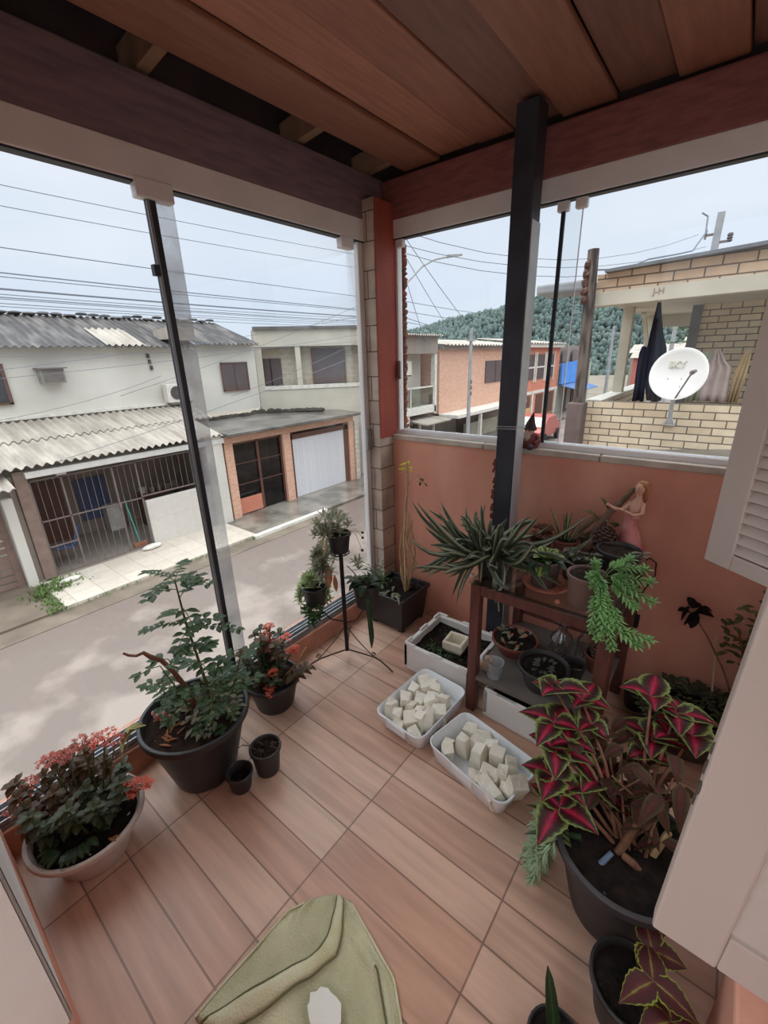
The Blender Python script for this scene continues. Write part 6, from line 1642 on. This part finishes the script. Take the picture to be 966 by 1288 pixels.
# smaller coleus
t = thing('potted_coleus', 'small black pot with a dark coleus edged in lime green near the shutter', 'potted plant', (1.60,.85,0))
pot(t, .17, .10, .075, m_blackpot, soil=m_soil, lip=.009, fill=.85, lipout=.005, n=32)
fo = MB(); st = MB()
for tp in ((.04,-.02,.27),(.09,-.06,.24),(.03,.06,.25)):
    st.tube([(0,0,.14),tp],[.005,.004],6)
    for k in range(3):
        a = 2*pi*k/3+R5.uniform(-.3,.3); fo.leaf(tp,(cos(a),sin(a),R5.uniform(.0,.4)),R5.uniform(.09,.12),.07,.35,n=13,shape='heart',fold=.15,serr=.05)
fo.build('foliage', L_col2, t); st.build('stem', m_stem, t)
t = thing('potted_plant', 'stiff dark green leaf tips of a low plant below the small coleus', 'potted plant', (1.47,.64,0))
pot(t, .10, .07, .055, m_blackpot, lip=.007, fill=.85, lipout=.004, n=26)
fo = MB()
for (d,L_) in (((-.35,.45,1),.2),((.35,-.2,1),.14),((-.6,-.5,.7),.12),((.5,.3,.8),.13)): fo.leaf((0,0,.08),d,L_,.05,.15,n=6,shape='blade',fold=.25)
fo.build('foliage', L_dk, t, solid=.004)

# ================================================================== FLOOR CLOTH
m_rug = mat('olive_green_cloth', (172,170,136), .95, col2=(208,204,170), scale=4.5, bump=.6, bscale=160, lo=.35, hi=.7, spec=.15)
t = thing('floor_cloth', 'folded olive green cloth spread on the floor tiles in the foreground', 'cloth', (.8,.3,0))
# outline of the cloth: two long sides from the fold down to the near end
N1, N2 = 44, 48
def edge_l(s): return lerp((.615,.08,0),(.62,.24,0),s/.3) if s < .3 else (lerp((.62,.24,0),(.632,.42,0),(s-.3)/.55) if s < .85 else lerp((.632,.42,0),(.665,.475,0),(s-.85)/.15))
def edge_r(s): return lerp((1.16,.14,0),(1.125,.43,0),s/.3) if s < .3 else (lerp((1.125,.43,0),(1.035,.505,0),(s-.3)/.3) if s < .6 else lerp((1.035,.505,0),(.785,.572,0),(s-.6)/.4))
def cz(s, u):
    c1 = .16+.02*sin(s*4); c2=.12+.62*s; c3=.90
    z = .006+.012*math.exp(-((u-c1)/.05)**2)+.014*math.exp(-((u-c2)/.09)**2)+.026*math.exp(-((u-c3-.03*sin(s*6))/.05)**2)*(1-s)
    z += .004*sin(13*u+5*s)*sin(9*s+2*u)+.003*sin(31*u+11*s)
    e = min(u, 1-u, s, 1-s)
    return max(.003, .003+(z-.003)*min(1, e/.03))
vs=[]; fs=[]
for i in range(N1+1):
    s=i/N1
    for j in range(N2+1):
        u=j/N2; p=lerp(edge_l(s),edge_r(s),u)
        if s > .85: p += Vector((-.01,.02,0))*(sin(pi*u))*(s-.85)/.15
        vs.append((p.x-.8,p.y-.3,cz(s,u)))
for i in range(N1):
    for j in range(N2):
        k=i*(N2+1)+j; fs.append((k,k+1,k+N2+2,k+N2+1))
MB().add(vs,fs).build('cloth', m_rug, t, smooth=True, sharp=0, solid=.005)
m_rug2 = mat('pale_worn_cloth', (214,210,180), .95, col2=(190,186,146), scale=7, bump=.5, bscale=160, spec=.15)
def cl(s, u, up):
    p = lerp(edge_l(s),edge_r(s),u)
    if s > .85: p += Vector((-.01,.02,0))*(sin(pi*u))*(s-.85)/.15
    return Vector((p.x-.8, p.y-.3, cz(s,u)+up))
fd_=MB(); vs=[]; fs=[]
for i in range(29):
    s=.0+.985*i/28; uc=.12+.62*s
    for j in range(7):
        uu=uc+(j-3)/3*.062; vs.append(cl(s,uu,.006+(.006 if abs(j-3)<3 else 0)))
for i in range(28):
    for j in range(6): k=i*7+j; fs.append((k,k+1,k+8,k+7))
fd_.add(vs,fs).build('folded_band', m_rug2, t, smooth=True, sharp=0, solid=.004)
m_seam = mat('dark_olive_seam', (104,104,72), .95, var=.15)
for off in (-.066,.066):
    MB().tube([cl(.985*k/40,.12+.62*.985*k/40+off,.008) for k in range(41)], .0035, 5).build('seam', m_seam, t)
MB().tube([cl(.02+.6*k/30,.93-.06*k/30,.008) for k in range(31)], .0035, 5).build('seam', m_seam, t)
for uu in (.008,.992):
    MB().tube([cl(.98*k/30,uu,.006) for k in range(31)], .004, 5).build('hem', m_rug2, t)
ptch=MB(); n_=18; vs=[(.92-.8,.318-.3,.036)]+[(.92-.8+.056*cos(2*pi*k/n_)*(1+.1*sin(3*k)),.318-.3+.042*sin(2*pi*k/n_)*(1+.1*cos(2*k)),.0335) for k in range(n_)]
ptch.add(vs,[(0,1+k,1+(k+1)%n_) for k in range(n_)]).build('white_patch', mat('white_cloth_patch', (226,226,216), .95, var=.03), t, solid=.006)

# ================================================================== GARDEN GNOME ON THE COPING
t = thing('garden_gnome', 'small garden gnome with a pointed dark hat sitting on the parapet coping', 'gnome', (.632,2.362,1.31)); t.scale = (1.2,1.2,1.2)
m_gred = mat('gnome_red_coat', (120,60,54), .7, var=.2); m_ghat = mat('gnome_dark_hat', (60,46,48), .7, var=.15)
MB().lathe([(0,0),(.042,.0),(.048,.02),(.042,.05),(.03,.068),(0,.07)],(0,0,0),16,close=False).build('coat', m_gred, t, smooth=True)
MB().ball((0,-.006,.078),(.024,.024,.024),12,8).ball((0,-.031,.075),(.007,.007,.006),7,5).build('head', m_skin, t, smooth=True, sharp=0)
MB().tube([(0,.002,.086),(.002,.0,.115),(.006,.004,.145),(.01,.006,.165)],[.031,.02,.009,.002],14).build('pointed_hat', m_ghat, t, smooth=True)
MB().tube([(0,-.024,.068),(0,-.036,.05),(0,-.036,.028)],[.018,.016,.004],9).build('beard', mat('gnome_beard', (188,170,158), .8, var=.1), t, smooth=True)
for s in (-1,1):
    MB().tube([(s*.036,-.004,.055),(s*.054,-.02,.038),(s*.04,-.042,.03)],[.013,.011,.009],8).build('arm', m_gred, t, smooth=True)
    MB().tube([(s*.022,-.03,.014),(s*.03,-.06,.012)],[.016,.014],8).ball((s*.031,-.066,.014),(.015,.02,.013),8,6).build('boot', m_ghat, t, smooth=True)
e_ = MB()
for s in (-1,1): e_.ball((s*.009,-.0285,.083),.0025,5,4)
e_.build('eye', m_dark, t)
